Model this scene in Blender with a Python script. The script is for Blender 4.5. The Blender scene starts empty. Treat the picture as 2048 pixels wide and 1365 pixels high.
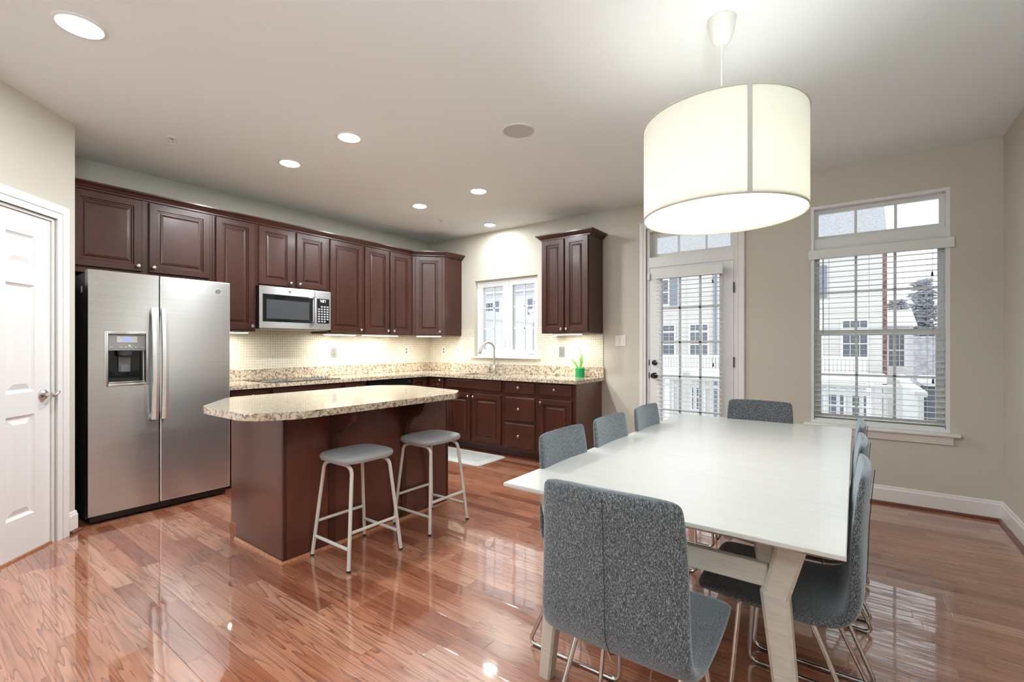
import bpy, bmesh, math, random
from mathutils import Vector, Matrix
random.seed(4)
PI = math.pi
S = bpy.context.scene
COL = S.collection

# ------------------------------------------------------------------ camera
cam = bpy.data.cameras.new('camera')
cam_o = bpy.data.objects.new('camera', cam); COL.objects.link(cam_o)
cam.sensor_width = 36.0
cam.lens = 934.72 / 2048 * 36
cam.shift_y = 10.2 / 2048
cam.clip_start = 0.05; cam.clip_end = 500
cam_o.location = (4.955, -4.742, 1.248)
cam_o.rotation_euler = (PI/2, 0, math.radians(36.303))
S.camera = cam_o

# ------------------------------------------------------------------ world, exposure
S.view_settings.view_transform = 'Standard'
S.view_settings.look = 'None'
S.view_settings.gamma = 1.0
S.view_settings.use_curve_mapping = False
S.view_settings.exposure = 0.2
W = bpy.data.worlds.new('overcast_sky'); S.world = W; W.use_nodes = True
bg = W.node_tree.nodes['Background']
bg.inputs['Color'].default_value = (0.965, 0.98, 1.0, 1)
bg.inputs['Strength'].default_value = 1.6
S.cycles.use_denoising = True
S.cycles.max_bounces = 8; S.cycles.diffuse_bounces = 5; S.cycles.glossy_bounces = 4
S.cycles.transmission_bounces = 6; S.cycles.transparent_max_bounces = 12
S.cycles.caustics_reflective = False; S.cycles.caustics_refractive = False
S.cycles.sample_clamp_indirect = 4.0

LAMP_W = 21.0          # each recessed downlight
STRIP_W = 3.6          # each under-cabinet strip
FILL_W = 130.0         # each unseen uplight added to brighten the ceiling
DIFFUSER_W = 7.0       # light leaving the pendant downwards
BULB_W = 3.7          # bulbs inside the pendant shade

def portal(loc, rot, sx, sy):
    l = bpy.data.lights.new('sky_portal', 'AREA'); l.shape = 'RECTANGLE'; l.size = sx; l.size_y = sy
    l.cycles.is_portal = True
    o = bpy.data.objects.new('sky_portal', l); COL.objects.link(o); o.location = loc; o.rotation_euler = rot
portal((5.086, .16, 1.52), (-PI/2, 0, 0), .9, 1.9)
portal((3.64, .16, 1.4), (-PI/2, 0, 0), .9, 2.3)
portal((1.356, .16, 1.62), (-PI/2, 0, 0), 1.0, 1.0)
portal((2.0, -9.46, 1.3), (PI/2, 0, 0), 2.6, 2.3)

# ------------------------------------------------------------------ materials
MATS = {}
def new_mat(name):
    m = bpy.data.materials.new(name); m.use_nodes = True
    MATS[name] = m
    nt = m.node_tree
    return m, nt, nt.nodes['Principled BSDF']
def node(nt, typ, **kw):
    n = nt.nodes.new(typ)
    for k, v in kw.items():
        if k in n.inputs.keys() if hasattr(n.inputs, 'keys') else False: n.inputs[k].default_value = v
        else: setattr(n, k, v)
    return n
def simple(name, col, rough=.5, metal=0.0, coat=0.0, bump=0.0, bscale=200.0, spec=.5, var=0.0):
    m, nt, p = new_mat(name)
    p.inputs['Base Color'].default_value = (*col, 1)
    p.inputs['Roughness'].default_value = rough
    p.inputs['Metallic'].default_value = metal
    p.inputs['Coat Weight'].default_value = coat
    p.inputs['Coat Roughness'].default_value = .08
    p.inputs['Specular IOR Level'].default_value = spec
    tc = nt.nodes.new('ShaderNodeTexCoord')
    nz = nt.nodes.new('ShaderNodeTexNoise'); nz.inputs['Scale'].default_value = bscale; nz.inputs['Detail'].default_value = 3
    nt.links.new(tc.outputs['Object'], nz.inputs['Vector'])
    if bump:
        b = nt.nodes.new('ShaderNodeBump'); b.inputs['Strength'].default_value = bump; b.inputs['Distance'].default_value = .002
        nt.links.new(nz.outputs['Fac'], b.inputs['Height']); nt.links.new(b.outputs['Normal'], p.inputs['Normal'])
    if var:
        r = nt.nodes.new('ShaderNodeValToRGB')
        r.color_ramp.elements[0].position = .3; r.color_ramp.elements[1].position = .7
        r.color_ramp.elements[0].color = (*[c*(1-var) for c in col], 1); r.color_ramp.elements[1].color = (*[min(1, c*(1+var)) for c in col], 1)
        nt.links.new(nz.outputs['Fac'], r.inputs['Fac']); nt.links.new(r.outputs['Color'], p.inputs['Base Color'])
    return m
def emis(name, col, strength):
    m, nt, p = new_mat(name)
    p.inputs['Base Color'].default_value = (*col, 1)
    p.inputs['Emission Color'].default_value = (*col, 1); p.inputs['Emission Strength'].default_value = strength
    return m
def math_n(nt, op, a, b=None):
    n = nt.nodes.new('ShaderNodeMath'); n.operation = op
    for i, v in enumerate((a, b)):
        if v is None: continue
        if isinstance(v, (int, float)): n.inputs[i].default_value = v
        else: nt.links.new(v, n.inputs[i])
    return n.outputs[0]
def ramp(nt, fac, stops):
    r = nt.nodes.new('ShaderNodeValToRGB'); e = r.color_ramp.elements
    e[0].position, e[0].color = stops[0][0], (*stops[0][1], 1)
    e[1].position, e[1].color = stops[-1][0], (*stops[-1][1], 1)
    for pos, c in stops[1:-1]:
        q = e.new(pos); q.color = (*c, 1)
    nt.links.new(fac, r.inputs['Fac']); return r.outputs['Color']
def mix_rgb(nt, fac, a, b, mode='MIX'):
    n = nt.nodes.new('ShaderNodeMix'); n.data_type = 'RGBA'; n.blend_type = mode
    for sock, v in ((n.inputs[0], fac), (n.inputs[6], a), (n.inputs[7], b)):
        if isinstance(v, (int, float)): sock.default_value = v
        elif isinstance(v, tuple): sock.default_value = (*v, 1)
        else: nt.links.new(v, sock)
    return n.outputs[2]
def noise(nt, vec, scale, detail=4, rough=.5, dist=0.0):
    n = nt.nodes.new('ShaderNodeTexNoise'); n.inputs['Scale'].default_value = scale; n.inputs['Detail'].default_value = detail
    n.inputs['Roughness'].default_value = rough; n.inputs['Distortion'].default_value = dist
    if vec is not None: nt.links.new(vec, n.inputs['Vector'])
    return n.outputs['Fac']
def mapping(nt, vec, scale):
    mp = nt.nodes.new('ShaderNodeMapping'); mp.inputs['Scale'].default_value = scale
    nt.links.new(vec, mp.inputs['Vector']); return mp.outputs[0]
def objvec(nt): return nt.nodes.new('ShaderNodeTexCoord').outputs['Object']
def bump_to(nt, p, h, strength, dist=.002, coat=False):
    b = nt.nodes.new('ShaderNodeBump'); b.inputs['Strength'].default_value = strength; b.inputs['Distance'].default_value = dist
    nt.links.new(h, b.inputs['Height']); nt.links.new(b.outputs['Normal'], p.inputs['Normal'])
    if coat: nt.links.new(b.outputs['Normal'], p.inputs['Coat Normal'])

def make_floor_mat():
    m, nt, p = new_mat('red_oak_floor')
    v = objvec(nt); sx = nt.nodes.new('ShaderNodeSeparateXYZ'); nt.links.new(v, sx.inputs[0])
    X, Y = sx.outputs[0], sx.outputs[1]
    w = .0838; L = .95
    yr = math_n(nt, 'DIVIDE', Y, w); row = math_n(nt, 'FLOOR', yr); fy = math_n(nt, 'FRACT', yr)
    wn = nt.nodes.new('ShaderNodeTexWhiteNoise'); wn.noise_dimensions = '1D'; nt.links.new(row, wn.inputs['W'])
    xo = math_n(nt, 'ADD', math_n(nt, 'DIVIDE', X, L), math_n(nt, 'MULTIPLY', wn.outputs['Value'], 13.7))
    col = math_n(nt, 'FLOOR', xo); fx = math_n(nt, 'FRACT', xo)
    cb = nt.nodes.new('ShaderNodeCombineXYZ'); nt.links.new(row, cb.inputs[0]); nt.links.new(col, cb.inputs[1])
    w2 = nt.nodes.new('ShaderNodeTexWhiteNoise'); w2.noise_dimensions = '3D'; nt.links.new(cb.outputs[0], w2.inputs['Vector'])
    rid = w2.outputs['Value']
    # wood grain: shifted for each plank
    off = nt.nodes.new('ShaderNodeVectorMath'); off.operation = 'SCALE'; nt.links.new(w2.outputs['Color'], off.inputs[0]); off.inputs['Scale'].default_value = 37.0
    ad = nt.nodes.new('ShaderNodeVectorMath'); ad.operation = 'ADD'; nt.links.new(v, ad.inputs[0]); nt.links.new(off.outputs[0], ad.inputs[1])
    g1v = mapping(nt, ad.outputs[0], (.62, 10.0, 1))
    base_n = noise(nt, g1v, 1.6, 2, .5, .3)
    rings = math_n(nt, 'FRACT', math_n(nt, 'MULTIPLY', base_n, 10.0))
    ringc = math_n(nt, 'POWER', rings, 3.2)
    fine = noise(nt, mapping(nt, ad.outputs[0], (9, 260, 1)), 1.0, 3, .65)
    tone = ramp(nt, rid, [(0, (.27, .082, .040)), (.3, (.42, .155, .080)), (.55, (.52, .235, .138)), (.8, (.45, .175, .094)), (1, (.61, .32, .21))])
    c = mix_rgb(nt, math_n(nt, 'MULTIPLY', ringc, .8), tone, (.11, .026, .010))
    c = mix_rgb(nt, math_n(nt, 'MULTIPLY', fine, .35), c, (.15, .04, .018))
    # seams
    ey = math_n(nt, 'MINIMUM', fy, math_n(nt, 'SUBTRACT', 1.0, fy))
    ex = math_n(nt, 'MULTIPLY', math_n(nt, 'MINIMUM', fx, math_n(nt, 'SUBTRACT', 1.0, fx)), L / w)
    e = math_n(nt, 'MINIMUM', ey, ex)
    seam = math_n(nt, 'SUBTRACT', 1.0, math_n(nt, 'MINIMUM', math_n(nt, 'DIVIDE', e, .022), 1.0))
    c = mix_rgb(nt, math_n(nt, 'MULTIPLY', seam, .55), c, (.10, .035, .018))
    nt.links.new(c, p.inputs['Base Color'])
    p.inputs['Roughness'].default_value = .3
    p.inputs['Coat Weight'].default_value = 1.0; p.inputs['Coat IOR'].default_value = 2.0
    cr = math_n(nt, 'ADD', math_n(nt, 'MULTIPLY', noise(nt, v, 3.0, 3), .05), .015)
    nt.links.new(cr, p.inputs['Coat Roughness'])
    wave = noise(nt, mapping(nt, v, (1.2, 5, 1)), 2.2, 2)
    tilt = math_n(nt, 'MULTIPLY', math_n(nt, 'SUBTRACT', rid, .5), math_n(nt, 'SUBTRACT', fy, .5))
    h = math_n(nt, 'SUBTRACT', math_n(nt, 'ADD', math_n(nt, 'MULTIPLY', wave, .9), math_n(nt, 'MULTIPLY', tilt, .5)), math_n(nt, 'MULTIPLY', seam, .35))
    bump_to(nt, p, h, .16, .004, coat=True)
    return m
M_FLOOR = make_floor_mat()

def make_cabinet_mat(name, a, b, rough=.33, coat=.25):
    m, nt, p = new_mat(name)
    v = objvec(nt)
    n1 = noise(nt, mapping(nt, v, (1.5, 1.5, .8)), 2.0, 4, .6, .6)
    n2 = noise(nt, mapping(nt, v, (60, 60, 2.5)), 2.0, 3, .6)
    c = ramp(nt, n1, [(.3, a), (.7, b)])
    c = mix_rgb(nt, math_n(nt, 'MULTIPLY', n2, .38), c, tuple(x*.45 for x in a))
    nt.links.new(c, p.inputs['Base Color'])
    p.inputs['Roughness'].default_value = rough; p.inputs['Coat Weight'].default_value = coat; p.inputs['Coat Roughness'].default_value = .16
    p.inputs['Specular IOR Level'].default_value = .38
    bump_to(nt, p, n2, .04, .001)
    return m
M_CAB = make_cabinet_mat('dark_cherry_wood', (.043, .0128, .0076), (.074, .0220, .0135), .36, .12)
M_CAB_LIT = make_cabinet_mat('lit_cherry_wood', (.085, .024, .014), (.135, .040, .024), .3, .5)  # lighter copy of the cabinet wood, with light and gloss put into the colour
M_SHOE = simple('red_shoe_moulding', (.11, .022, .010), .3, coat=.5, bump=.05)
M_OAKTRIM = simple('pale_oak_trim', (.42, .17, .085), .35, coat=.4, var=.25, bscale=60)

def make_granite():
    m, nt, p = new_mat('speckled_granite')
    v = objvec(nt)
    big = noise(nt, v, 14, 5, .6, .8)
    mid = noise(nt, v, 50, 4, .65, .5)
    fine = noise(nt, v, 170, 3, .6)
    c = ramp(nt, big, [(.28, (.70, .63, .52)), (.5, (.62, .51, .37)), (.72, (.76, .71, .62))])
    dark = ramp(nt, mid, [(.485, (0, 0, 0)), (.565, (1, 1, 1))])
    c = mix_rgb(nt, math_n(nt, 'MULTIPLY', dark, .8), c, (.13, .090, .060))
    d2 = ramp(nt, fine, [(.58, (0, 0, 0)), (.66, (1, 1, 1))])
    c = mix_rgb(nt, math_n(nt, 'MULTIPLY', d2, .55), c, (.06, .045, .035))
    d3 = ramp(nt, noise(nt, v, 95, 3), [(.60, (0, 0, 0)), (.68, (1, 1, 1))])
    c = mix_rgb(nt, math_n(nt, 'MULTIPLY', d3, .7), c, (.85, .80, .70))
    nt.links.new(c, p.inputs['Base Color'])
    p.inputs['Roughness'].default_value = .12; p.inputs['Coat Weight'].default_value = .6; p.inputs['Coat Roughness'].default_value = .03
    return m
M_GRANITE = make_granite()

def make_tile(name, ax):
    m, nt, p = new_mat(name)
    v = objvec(nt); s = nt.nodes.new('ShaderNodeSeparateXYZ'); nt.links.new(v, s.inputs[0])
    T = .0262
    fu = math_n(nt, 'FRACT', math_n(nt, 'DIVIDE', s.outputs[ax], T)); fv = math_n(nt, 'FRACT', math_n(nt, 'DIVIDE', s.outputs[2], T))
    eu = math_n(nt, 'MINIMUM', fu, math_n(nt, 'SUBTRACT', 1.0, fu)); ev = math_n(nt, 'MINIMUM', fv, math_n(nt, 'SUBTRACT', 1.0, fv))
    e = math_n(nt, 'MINIMUM', eu, ev)
    t = ramp(nt, e, [(.055, (0, 0, 0)), (.10, (1, 1, 1))])
    cb = nt.nodes.new('ShaderNodeCombineXYZ')
    nt.links.new(math_n(nt, 'FLOOR', math_n(nt, 'DIVIDE', s.outputs[ax], T)), cb.inputs[0]); nt.links.new(math_n(nt, 'FLOOR', math_n(nt, 'DIVIDE', s.outputs[2], T)), cb.inputs[1])
    wn = nt.nodes.new('ShaderNodeTexWhiteNoise'); nt.links.new(cb.outputs[0], wn.inputs['Vector'])
    tc = ramp(nt, wn.outputs['Value'], [(0, (.58, .54, .42)), (1, (.66, .62, .50))])
    nt.links.new(mix_rgb(nt, t, (.84, .81, .72), tc), p.inputs['Base Color'])
    p.inputs['Roughness'].default_value = .18
    bump_to(nt, p, t, .4, .001)
    return m
M_TILE_A = make_tile('mosaic_tile_side', 1); M_TILE_B = make_tile('mosaic_tile_back', 0)

M_WALL = simple('beige_wall_paint', (.575, .55, .48), .7, bump=.03, bscale=400, spec=.25)
M_CEIL = simple('ceiling_paint', (.82, .87, .89), .9, bump=.03, bscale=300, spec=.2)
M_TRIM = simple('white_trim_paint', (.80, .795, .78), .35, bump=.02)
M_DOOR = simple('white_door_paint', (.80, .80, .80), .38, bump=.08, bscale=90)
M_PVC = simple('white_vinyl', (.78, .79, .79), .4)
M_PLATE = simple('white_plastic', (.80, .79, .76), .35)
M_STEELPLATE = simple('grey_outlet_plate', (.42, .42, .40), .35, metal=.6)
M_OUTLET = simple('outlet_grey', (.22, .215, .20), .4)
M_DARK = simple('black_plastic', (.012, .012, .013), .3)
M_BLACKGLASS = simple('black_glass', (.008, .009, .010), .04, spec=.6)
M_CHROME = simple('chrome', (.62, .58, .55), .10, metal=1)
M_NICKEL = simple('brushed_nickel', (.62, .59, .55), .26, metal=1)
M_BRONZE = simple('dark_bronze', (.035, .032, .030), .32, metal=.7)
M_WHITEMETAL = simple('white_powder_coat', (.72, .70, .66), .4)
M_VINYLSEAT = simple('grey_vinyl', (.36, .38, .40), .42, bump=.2, bscale=500)
M_MAT = simple('grey_mat', (.50, .50, .47), .8, bump=.4, bscale=260, var=.08)
M_MATIN = simple('grey_mat_weave', (.42, .42, .40), .85, bump=.6, bscale=320, var=.15)
M_POT = simple('green_pot', (.0, .26, .09), .4)
M_LEAF = simple('green_leaf', (.16, .36, .06), .45, var=.3, bscale=30)
M_FLOWER = simple('white_petals', (.82, .83, .80), .6)
M_SIDE = simple('fridge_side_grey', (.035, .033, .033), .45, bump=.15, bscale=600)
M_SNOW = simple('snow', (.86, .88, .92), .8, bump=.4, bscale=6)
M_SPEAKER = simple('speaker_grille', (.52, .52, .51), .7, bump=.5, bscale=900)
M_BLIND = simple('white_blind', (.76, .78, .76), .45)
M_TASSEL = simple('dark_tassel', (.03, .03, .03), .5)
M_CORD = simple('cord_grey', (.30, .31, .32), .6)
M_BRICK = simple('red_brick', (.19, .10, .095), .8, var=.6, bscale=9)
M_ROOF = simple('snowy_grey_shingles', (.42, .43, .46), .85, bump=.5, bscale=14, var=.25)
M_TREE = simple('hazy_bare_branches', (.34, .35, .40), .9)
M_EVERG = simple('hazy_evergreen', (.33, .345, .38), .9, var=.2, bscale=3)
M_DARKWIN = simple('dark_window_glass', (.13, .15, .18), .08)
M_SHUTTER = simple('grey_shutter', (.22, .25, .31), .6)
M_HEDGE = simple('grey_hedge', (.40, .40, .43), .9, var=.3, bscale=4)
M_GREYCOVER = simple('slate_grey_cover', (.11, .13, .16), .6, bump=.3, bscale=20)
M_TAN = simple('tan_board', (.5, .36, .2), .7)

def make_steel():
    m, nt, p = new_mat('brushed_stainless')
    v = objvec(nt)
    n = noise(nt, mapping(nt, v, (2, 2, 700)), 1.0, 2)
    n = noise(nt, mapping(nt, v, (6, 6, 6)), 1.0, 2)
    st = noise(nt, mapping(nt, v, (1.0, 1.2, 420)), 1.0, 2, .6)
    nt.links.new(ramp(nt, st, [(.3, (.72, .725, .73)), (.7, (.81, .815, .82))]), p.inputs['Base Color'])
    p.inputs['Metallic'].default_value = 1
    p.inputs['Roughness'].default_value = .28
    p.inputs['Anisotropic'].default_value = .75; p.inputs['Anisotropic Rotation'].default_value = .25
    big = noise(nt, mapping(nt, v, (1, 1.5, 5)), 1.3, 1)
    bump_to(nt, p, big, .05, .02)
    return m
M_STEEL = make_steel()

def make_table_wood():
    m, nt, p = new_mat('whitewashed_wood')
    v = objvec(nt)
    g = noise(nt, mapping(nt, v, (1.6, 34, 34)), 2.0, 4, .6, .4)
    nt.links.new(ramp(nt, g, [(.3, (.60, .597, .562)), (.7, (.655, .655, .63))]), p.inputs['Base Color'])
    p.inputs['Roughness'].default_value = .28; p.inputs['Coat Weight'].default_value = .35; p.inputs['Coat Roughness'].default_value = .12
    bump_to(nt, p, g, .05, .001)
    return m
M_TABLE = make_table_wood()
def make_table_leg():
    m, nt, p = new_mat('whitewashed_leg_wood')
    v = objvec(nt)
    g = noise(nt, mapping(nt, v, (6, 45, 45)), 2.0, 4, .6, .4)
    nt.links.new(ramp(nt, g, [(.3, (.54, .51, .44)), (.7, (.66, .64, .58))]), p.inputs['Base Color'])
    p.inputs['Roughness'].default_value = .42
    return m
M_TLEG = make_table_leg()

def make_fabric():
    m, nt, p = new_mat('grey_tweed_fabric')
    v = objvec(nt)
    a = noise(nt, mapping(nt, v, (430, 430, 170)), 1.0, 3, .8)
    b = noise(nt, mapping(nt, v, (900, 900, 900)), 1.0, 2)
    c = ramp(nt, a, [(.40, (.008, .009, .010)), (.5, (.045, .048, .052)), (.63, (.27, .285, .30))])
    c = mix_rgb(nt, math_n(nt, 'MULTIPLY', b, .2), c, (.11, .117, .125))
    nt.links.new(c, p.inputs['Base Color'])
    p.inputs['Roughness'].default_value = .95; p.inputs['Specular IOR Level'].default_value = .15
    p.inputs['Sheen Weight'].default_value = .7; p.inputs['Sheen Roughness'].default_value = .45
    p.inputs['Sheen Tint'].default_value = (.8, .9, 1, 1)
    bump_to(nt, p, a, .5, .002)
    return m
M_FABRIC = make_fabric()
M_SEAM = simple('seam_thread', (.02, .021, .023), .9)

def make_glass():
    m = bpy.data.materials.new('window_glass'); m.use_nodes = True; nt = m.node_tree; nt.nodes.clear()
    out = nt.nodes.new('ShaderNodeOutputMaterial'); mx = nt.nodes.new('ShaderNodeMixShader')
    tr = nt.nodes.new('ShaderNodeBsdfTransparent'); gl = nt.nodes.new('ShaderNodeBsdfGlossy'); gl.inputs['Roughness'].default_value = .01
    fr = nt.nodes.new('ShaderNodeFresnel'); fr.inputs['IOR'].default_value = 1.3
    tr.inputs['Color'].default_value = (.96, .98, .98, 1)
    nt.links.new(fr.outputs[0], mx.inputs[0]); nt.links.new(tr.outputs[0], mx.inputs[1]); nt.links.new(gl.outputs[0], mx.inputs[2])
    nt.links.new(mx.outputs[0], out.inputs[0]); return m
M_GLASS = make_glass()

def make_shade(name, col, tw, em=0.0):
    m, nt, p = new_mat(name)
    tl = nt.nodes.new('ShaderNodeBsdfTranslucent'); tl.inputs['Color'].default_value = (*col, 1)
    mx = nt.nodes.new('ShaderNodeMixShader'); mx.inputs[0].default_value = tw
    p.inputs['Base Color'].default_value = (*col, 1); p.inputs['Roughness'].default_value = .8
    w = noise(nt, mapping(nt, objvec(nt), (300, 300, 300)), 1.0, 2)
    bump_to(nt, p, w, .1, .001)
    if em:
        p.inputs['Emission Color'].default_value = (.97, .99, 1, 1); p.inputs['Emission Strength'].default_value = em
    out = nt.nodes['Material Output']
    nt.links.new(p.outputs[0], mx.inputs[1]); nt.links.new(tl.outputs[0], mx.inputs[2]); nt.links.new(mx.outputs[0], out.inputs[0])
    return m
M_SHADE = make_shade('cream_lamp_fabric', (.86, .855, .80), .5)
M_DIFF = make_shade('glowing_lamp_diffuser', (.9, .9, .86), .5, 2.2)
M_RECESS = emis('lit_downlight_lens', (1, .985, .95), 24.0)
M_STRIP = emis('lit_strip_lens', (1, .93, .80), 9.0)
M_LED = emis('green_led', (.3, 1, .2), 3)
M_LCD = emis('dispenser_display', (.25, .30, .55), .5)
M_DIGIT = emis('clock_digits', (.9, .95, 1), 2.0)

def make_siding(name, col):
    m, nt, p = new_mat(name)
    s = nt.nodes.new('ShaderNodeSeparateXYZ'); nt.links.new(objvec(nt), s.inputs[0])
    f = math_n(nt, 'FRACT', math_n(nt, 'DIVIDE', s.outputs[2], .19))
    e = ramp(nt, f, [(.0, (.45, .45, .45)), (.10, (1, 1, 1))])
    nt.links.new(mix_rgb(nt, 1.0, (*col,), e, 'MULTIPLY'), p.inputs['Base Color'])
    p.inputs['Roughness'].default_value = .6
    bump_to(nt, p, f, .6, .02)
    return m
M_SIDING = make_siding('cream_lap_siding', (.66, .645, .62))
M_SIDING2 = make_siding('white_lap_siding', (.74, .75, .76))
def make_fencegroove(name, ax):
    m, nt, p = new_mat(name)
    s = nt.nodes.new('ShaderNodeSeparateXYZ'); nt.links.new(objvec(nt), s.inputs[0])
    f = math_n(nt, 'FRACT', math_n(nt, 'DIVIDE', s.outputs[ax], .15))
    e = ramp(nt, f, [(.0, (.62, .62, .64)), (.07, (.82, .83, .84))])
    nt.links.new(e, p.inputs['Base Color']); p.inputs['Roughness'].default_value = .45
    return m
M_FENCE = make_fencegroove('white_fence_boards', 1)

# ------------------------------------------------------------------ helpers
def tag(o, label=None, cat=None, group=None, kind=None):
    if label: o['label'] = label
    if cat: o['category'] = cat
    if group: o['group'] = group
    if kind: o['kind'] = kind
    return o
def worg(o):
    v = Vector((0, 0, 0))
    while o is not None: v += Vector(o.location); o = o.parent
    return v
def thing(name, label, cat, loc=(0, 0, 0), group=None):
    o = bpy.data.objects.new(name, None); COL.objects.link(o); o.location = loc; o.empty_display_size = .1
    return tag(o, label, cat, group)
def obj(name, bm, mat, parent=None, smooth=False, label=None):
    """link bm (in world coordinates) as one mesh object"""
    bmesh.ops.recalc_face_normals(bm, faces=bm.faces[:])
    me = bpy.data.meshes.new(name)
    if parent is not None:
        bmesh.ops.translate(bm, verts=bm.verts[:], vec=-worg(parent))
    if smooth:
        for f in bm.faces: f.smooth = True
        for e in bm.edges:
            if len(e.link_faces) == 2 and e.calc_face_angle(0) > math.radians(38): e.smooth = False
    bm.to_mesh(me); bm.free()
    me.materials.append(mat)
    o = bpy.data.objects.new(name, me); COL.objects.link(o)
    if parent is not None: o.parent = parent
    if label: o['label'] = label
    return o
def origin_to(o, c):
    c = Vector(c); o.data.transform(Matrix.Translation(-c)); o.location = Vector(o.location) + c; return o
def struct(name, bm, mat, parent=None, smooth=False):
    o = obj(name, bm, mat, parent, smooth)
    if parent is None: o['kind'] = 'structure'
    return o
def B(): return bmesh.new()
def box(bm, x0, x1, y0, y1, z0, z1, bev=0.0, seg=2, M=None):
    r = bmesh.ops.create_cube(bm, size=1.0); vs = r['verts']
    bmesh.ops.scale(bm, vec=(abs(x1-x0), abs(y1-y0), abs(z1-z0)), verts=vs)
    bmesh.ops.translate(bm, vec=((x0+x1)/2, (y0+y1)/2, (z0+z1)/2), verts=vs)
    if bev:
        es = list({e for v in vs for e in v.link_edges})
        r2 = bmesh.ops.bevel(bm, geom=es, offset=bev, segments=seg, affect='EDGES', profile=.5)
        vs = list({v for f in r2['faces'] for v in f.verts} | {v for v in vs if v.is_valid})
    if M is not None: bmesh.ops.transform(bm, matrix=M, verts=[v for v in vs if v.is_valid])
    return bm
def prism(bm, pts, z0, z1, M=None):
    a = [bm.verts.new((x, y, z0)) for x, y in pts]; b = [bm.verts.new((x, y, z1)) for x, y in pts]
    bm.faces.new(a); bm.faces.new(b)
    n = len(pts)
    for i in range(n): bm.faces.new((a[i], a[(i+1) % n], b[(i+1) % n], b[i]))
    if M is not None: bmesh.ops.transform(bm, matrix=M, verts=a+b)
    return bm
def lathe(bm, prof, n=24, M=None, cap=True):
    rings = []
    for r, z in prof:
        rings.append([bm.verts.new((r*math.cos(2*PI*i/n), r*math.sin(2*PI*i/n), z)) for i in range(n)])
    for a, b in zip(rings, rings[1:]):
        for i in range(n): bm.faces.new((a[i], a[(i+1) % n], b[(i+1) % n], b[i]))
    if cap:
        bm.faces.new(rings[0]); bm.faces.new(rings[-1])
    if M is not None: bmesh.ops.transform(bm, matrix=M, verts=[v for r in rings for v in r])
    return bm
def round_path(pts, rad, n=5):
    pts = [Vector(p) for p in pts]; out = [pts[0]]
    for i in range(1, len(pts)-1):
        p, a, b = pts[i], pts[i-1], pts[i+1]
        da = (a-p).normalized(); db = (b-p).normalized()
        r = min(rad, (a-p).length*.49, (b-p).length*.49)
        p0, p1 = p+da*r, p+db*r
        for k in range(n+1):
            t = k/n; out.append(p0*(1-t)**2 + p*2*t*(1-t) + p1*t*t)
    out.append(pts[-1]); return out
def tube(bm, pts, r, n=10, closed=False):
    pts = [Vector(p) for p in pts]; N = len(pts); rings = []
    rr = r if isinstance(r, (list, tuple)) else [r]*N
    prev = None
    for i, p in enumerate(pts):
        a = pts[i-1] if (i > 0 or closed) else p; b = pts[(i+1) % N] if (i < N-1 or closed) else p
        t = (b-a).normalized()
        if prev is None:
            u = t.orthogonal().normalized()
        else:
            u = (prev - t*prev.dot(t)); u = u.normalized() if u.length > 1e-6 else t.orthogonal().normalized()
        prev = u; w = t.cross(u)
        rings.append([bm.verts.new(p + (u*math.cos(2*PI*k/n) + w*math.sin(2*PI*k/n))*rr[i]) for k in range(n)])
    for i in range(N if closed else N-1):
        a, b = rings[i], rings[(i+1) % N]
        for k in range(n): bm.faces.new((a[k], a[(k+1) % n], b[(k+1) % n], b[k]))
    if not closed: bm.faces.new(rings[0]); bm.faces.new(rings[-1])
    return bm
def ringbox(bm, u0, u1, z0, z1, rings, M):
    """a slab seen from its front; rings = (inset, out) rectangles from the back edge to the front centre"""
    L = []
    for ins, o in rings:
        L.append([bm.verts.new(M @ Vector(c)) for c in ((u0+ins, o, z0+ins), (u1-ins, o, z0+ins), (u1-ins, o, z1-ins), (u0+ins, o, z1-ins))])
    bm.faces.new(L[0])
    for a, b in zip(L, L[1:]):
        for i in range(4): bm.faces.new((a[i], a[(i+1) % 4], b[(i+1) % 4], b[i]))
    bm.faces.new(L[-1]); return bm
def moulding(bm, pts, prof, side=1, closed=False):
    """sweep a profile (outward, z) along a plan polyline; outward is to the right of travel for side=1"""
    P = [Vector((x, y)) for x, y in pts]; n = len(P); rings = []
    for i in range(n):
        ds = []
        if i > 0 or closed: ds.append((P[i]-P[i-1]).normalized())
        if i < n-1 or closed: ds.append((P[(i+1) % n]-P[i]).normalized())
        ns = [Vector((d.y, -d.x))*side for d in ds]
        m = sum(ns, Vector((0, 0))).normalized(); k = 1/max(.3, m.dot(ns[0]))
        rings.append([bm.verts.new((P[i].x+m.x*k*o, P[i].y+m.y*k*o, z)) for o, z in prof])
    q = len(prof)
    for i in range(n if closed else n-1):
        a, b = rings[i], rings[(i+1) % n]
        for k in range(q): bm.faces.new((a[k], a[(k+1) % q], b[(k+1) % q], b[k]))
    if not closed: bm.faces.new(rings[0]); bm.faces.new(rings[-1])
    return bm
def frame_mat(u, o, origin):
    return Matrix(((u[0], o[0], 0, origin[0]), (u[1], o[1], 0, origin[1]), (0, 0, 1, origin[2]), (0, 0, 0, 1)))
MA = frame_mat((0, 1), (1, 0), (0, 0, 0))            # left kitchen wall: u = y, out = +x
MB_ = frame_mat((1, 0), (0, -1), (0, 0, 0))          # window wall: u = x, out = -y
q2 = math.sqrt(.5)
MD = frame_mat((q2, q2), (q2, -q2), (.33, -.62, 0))  # diagonal corner cabinet front
MP = frame_mat((-q2, q2), (q2, q2), (.717, -3.948, 0))   # diagonal pantry wall: u to the right, out into the room
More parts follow.
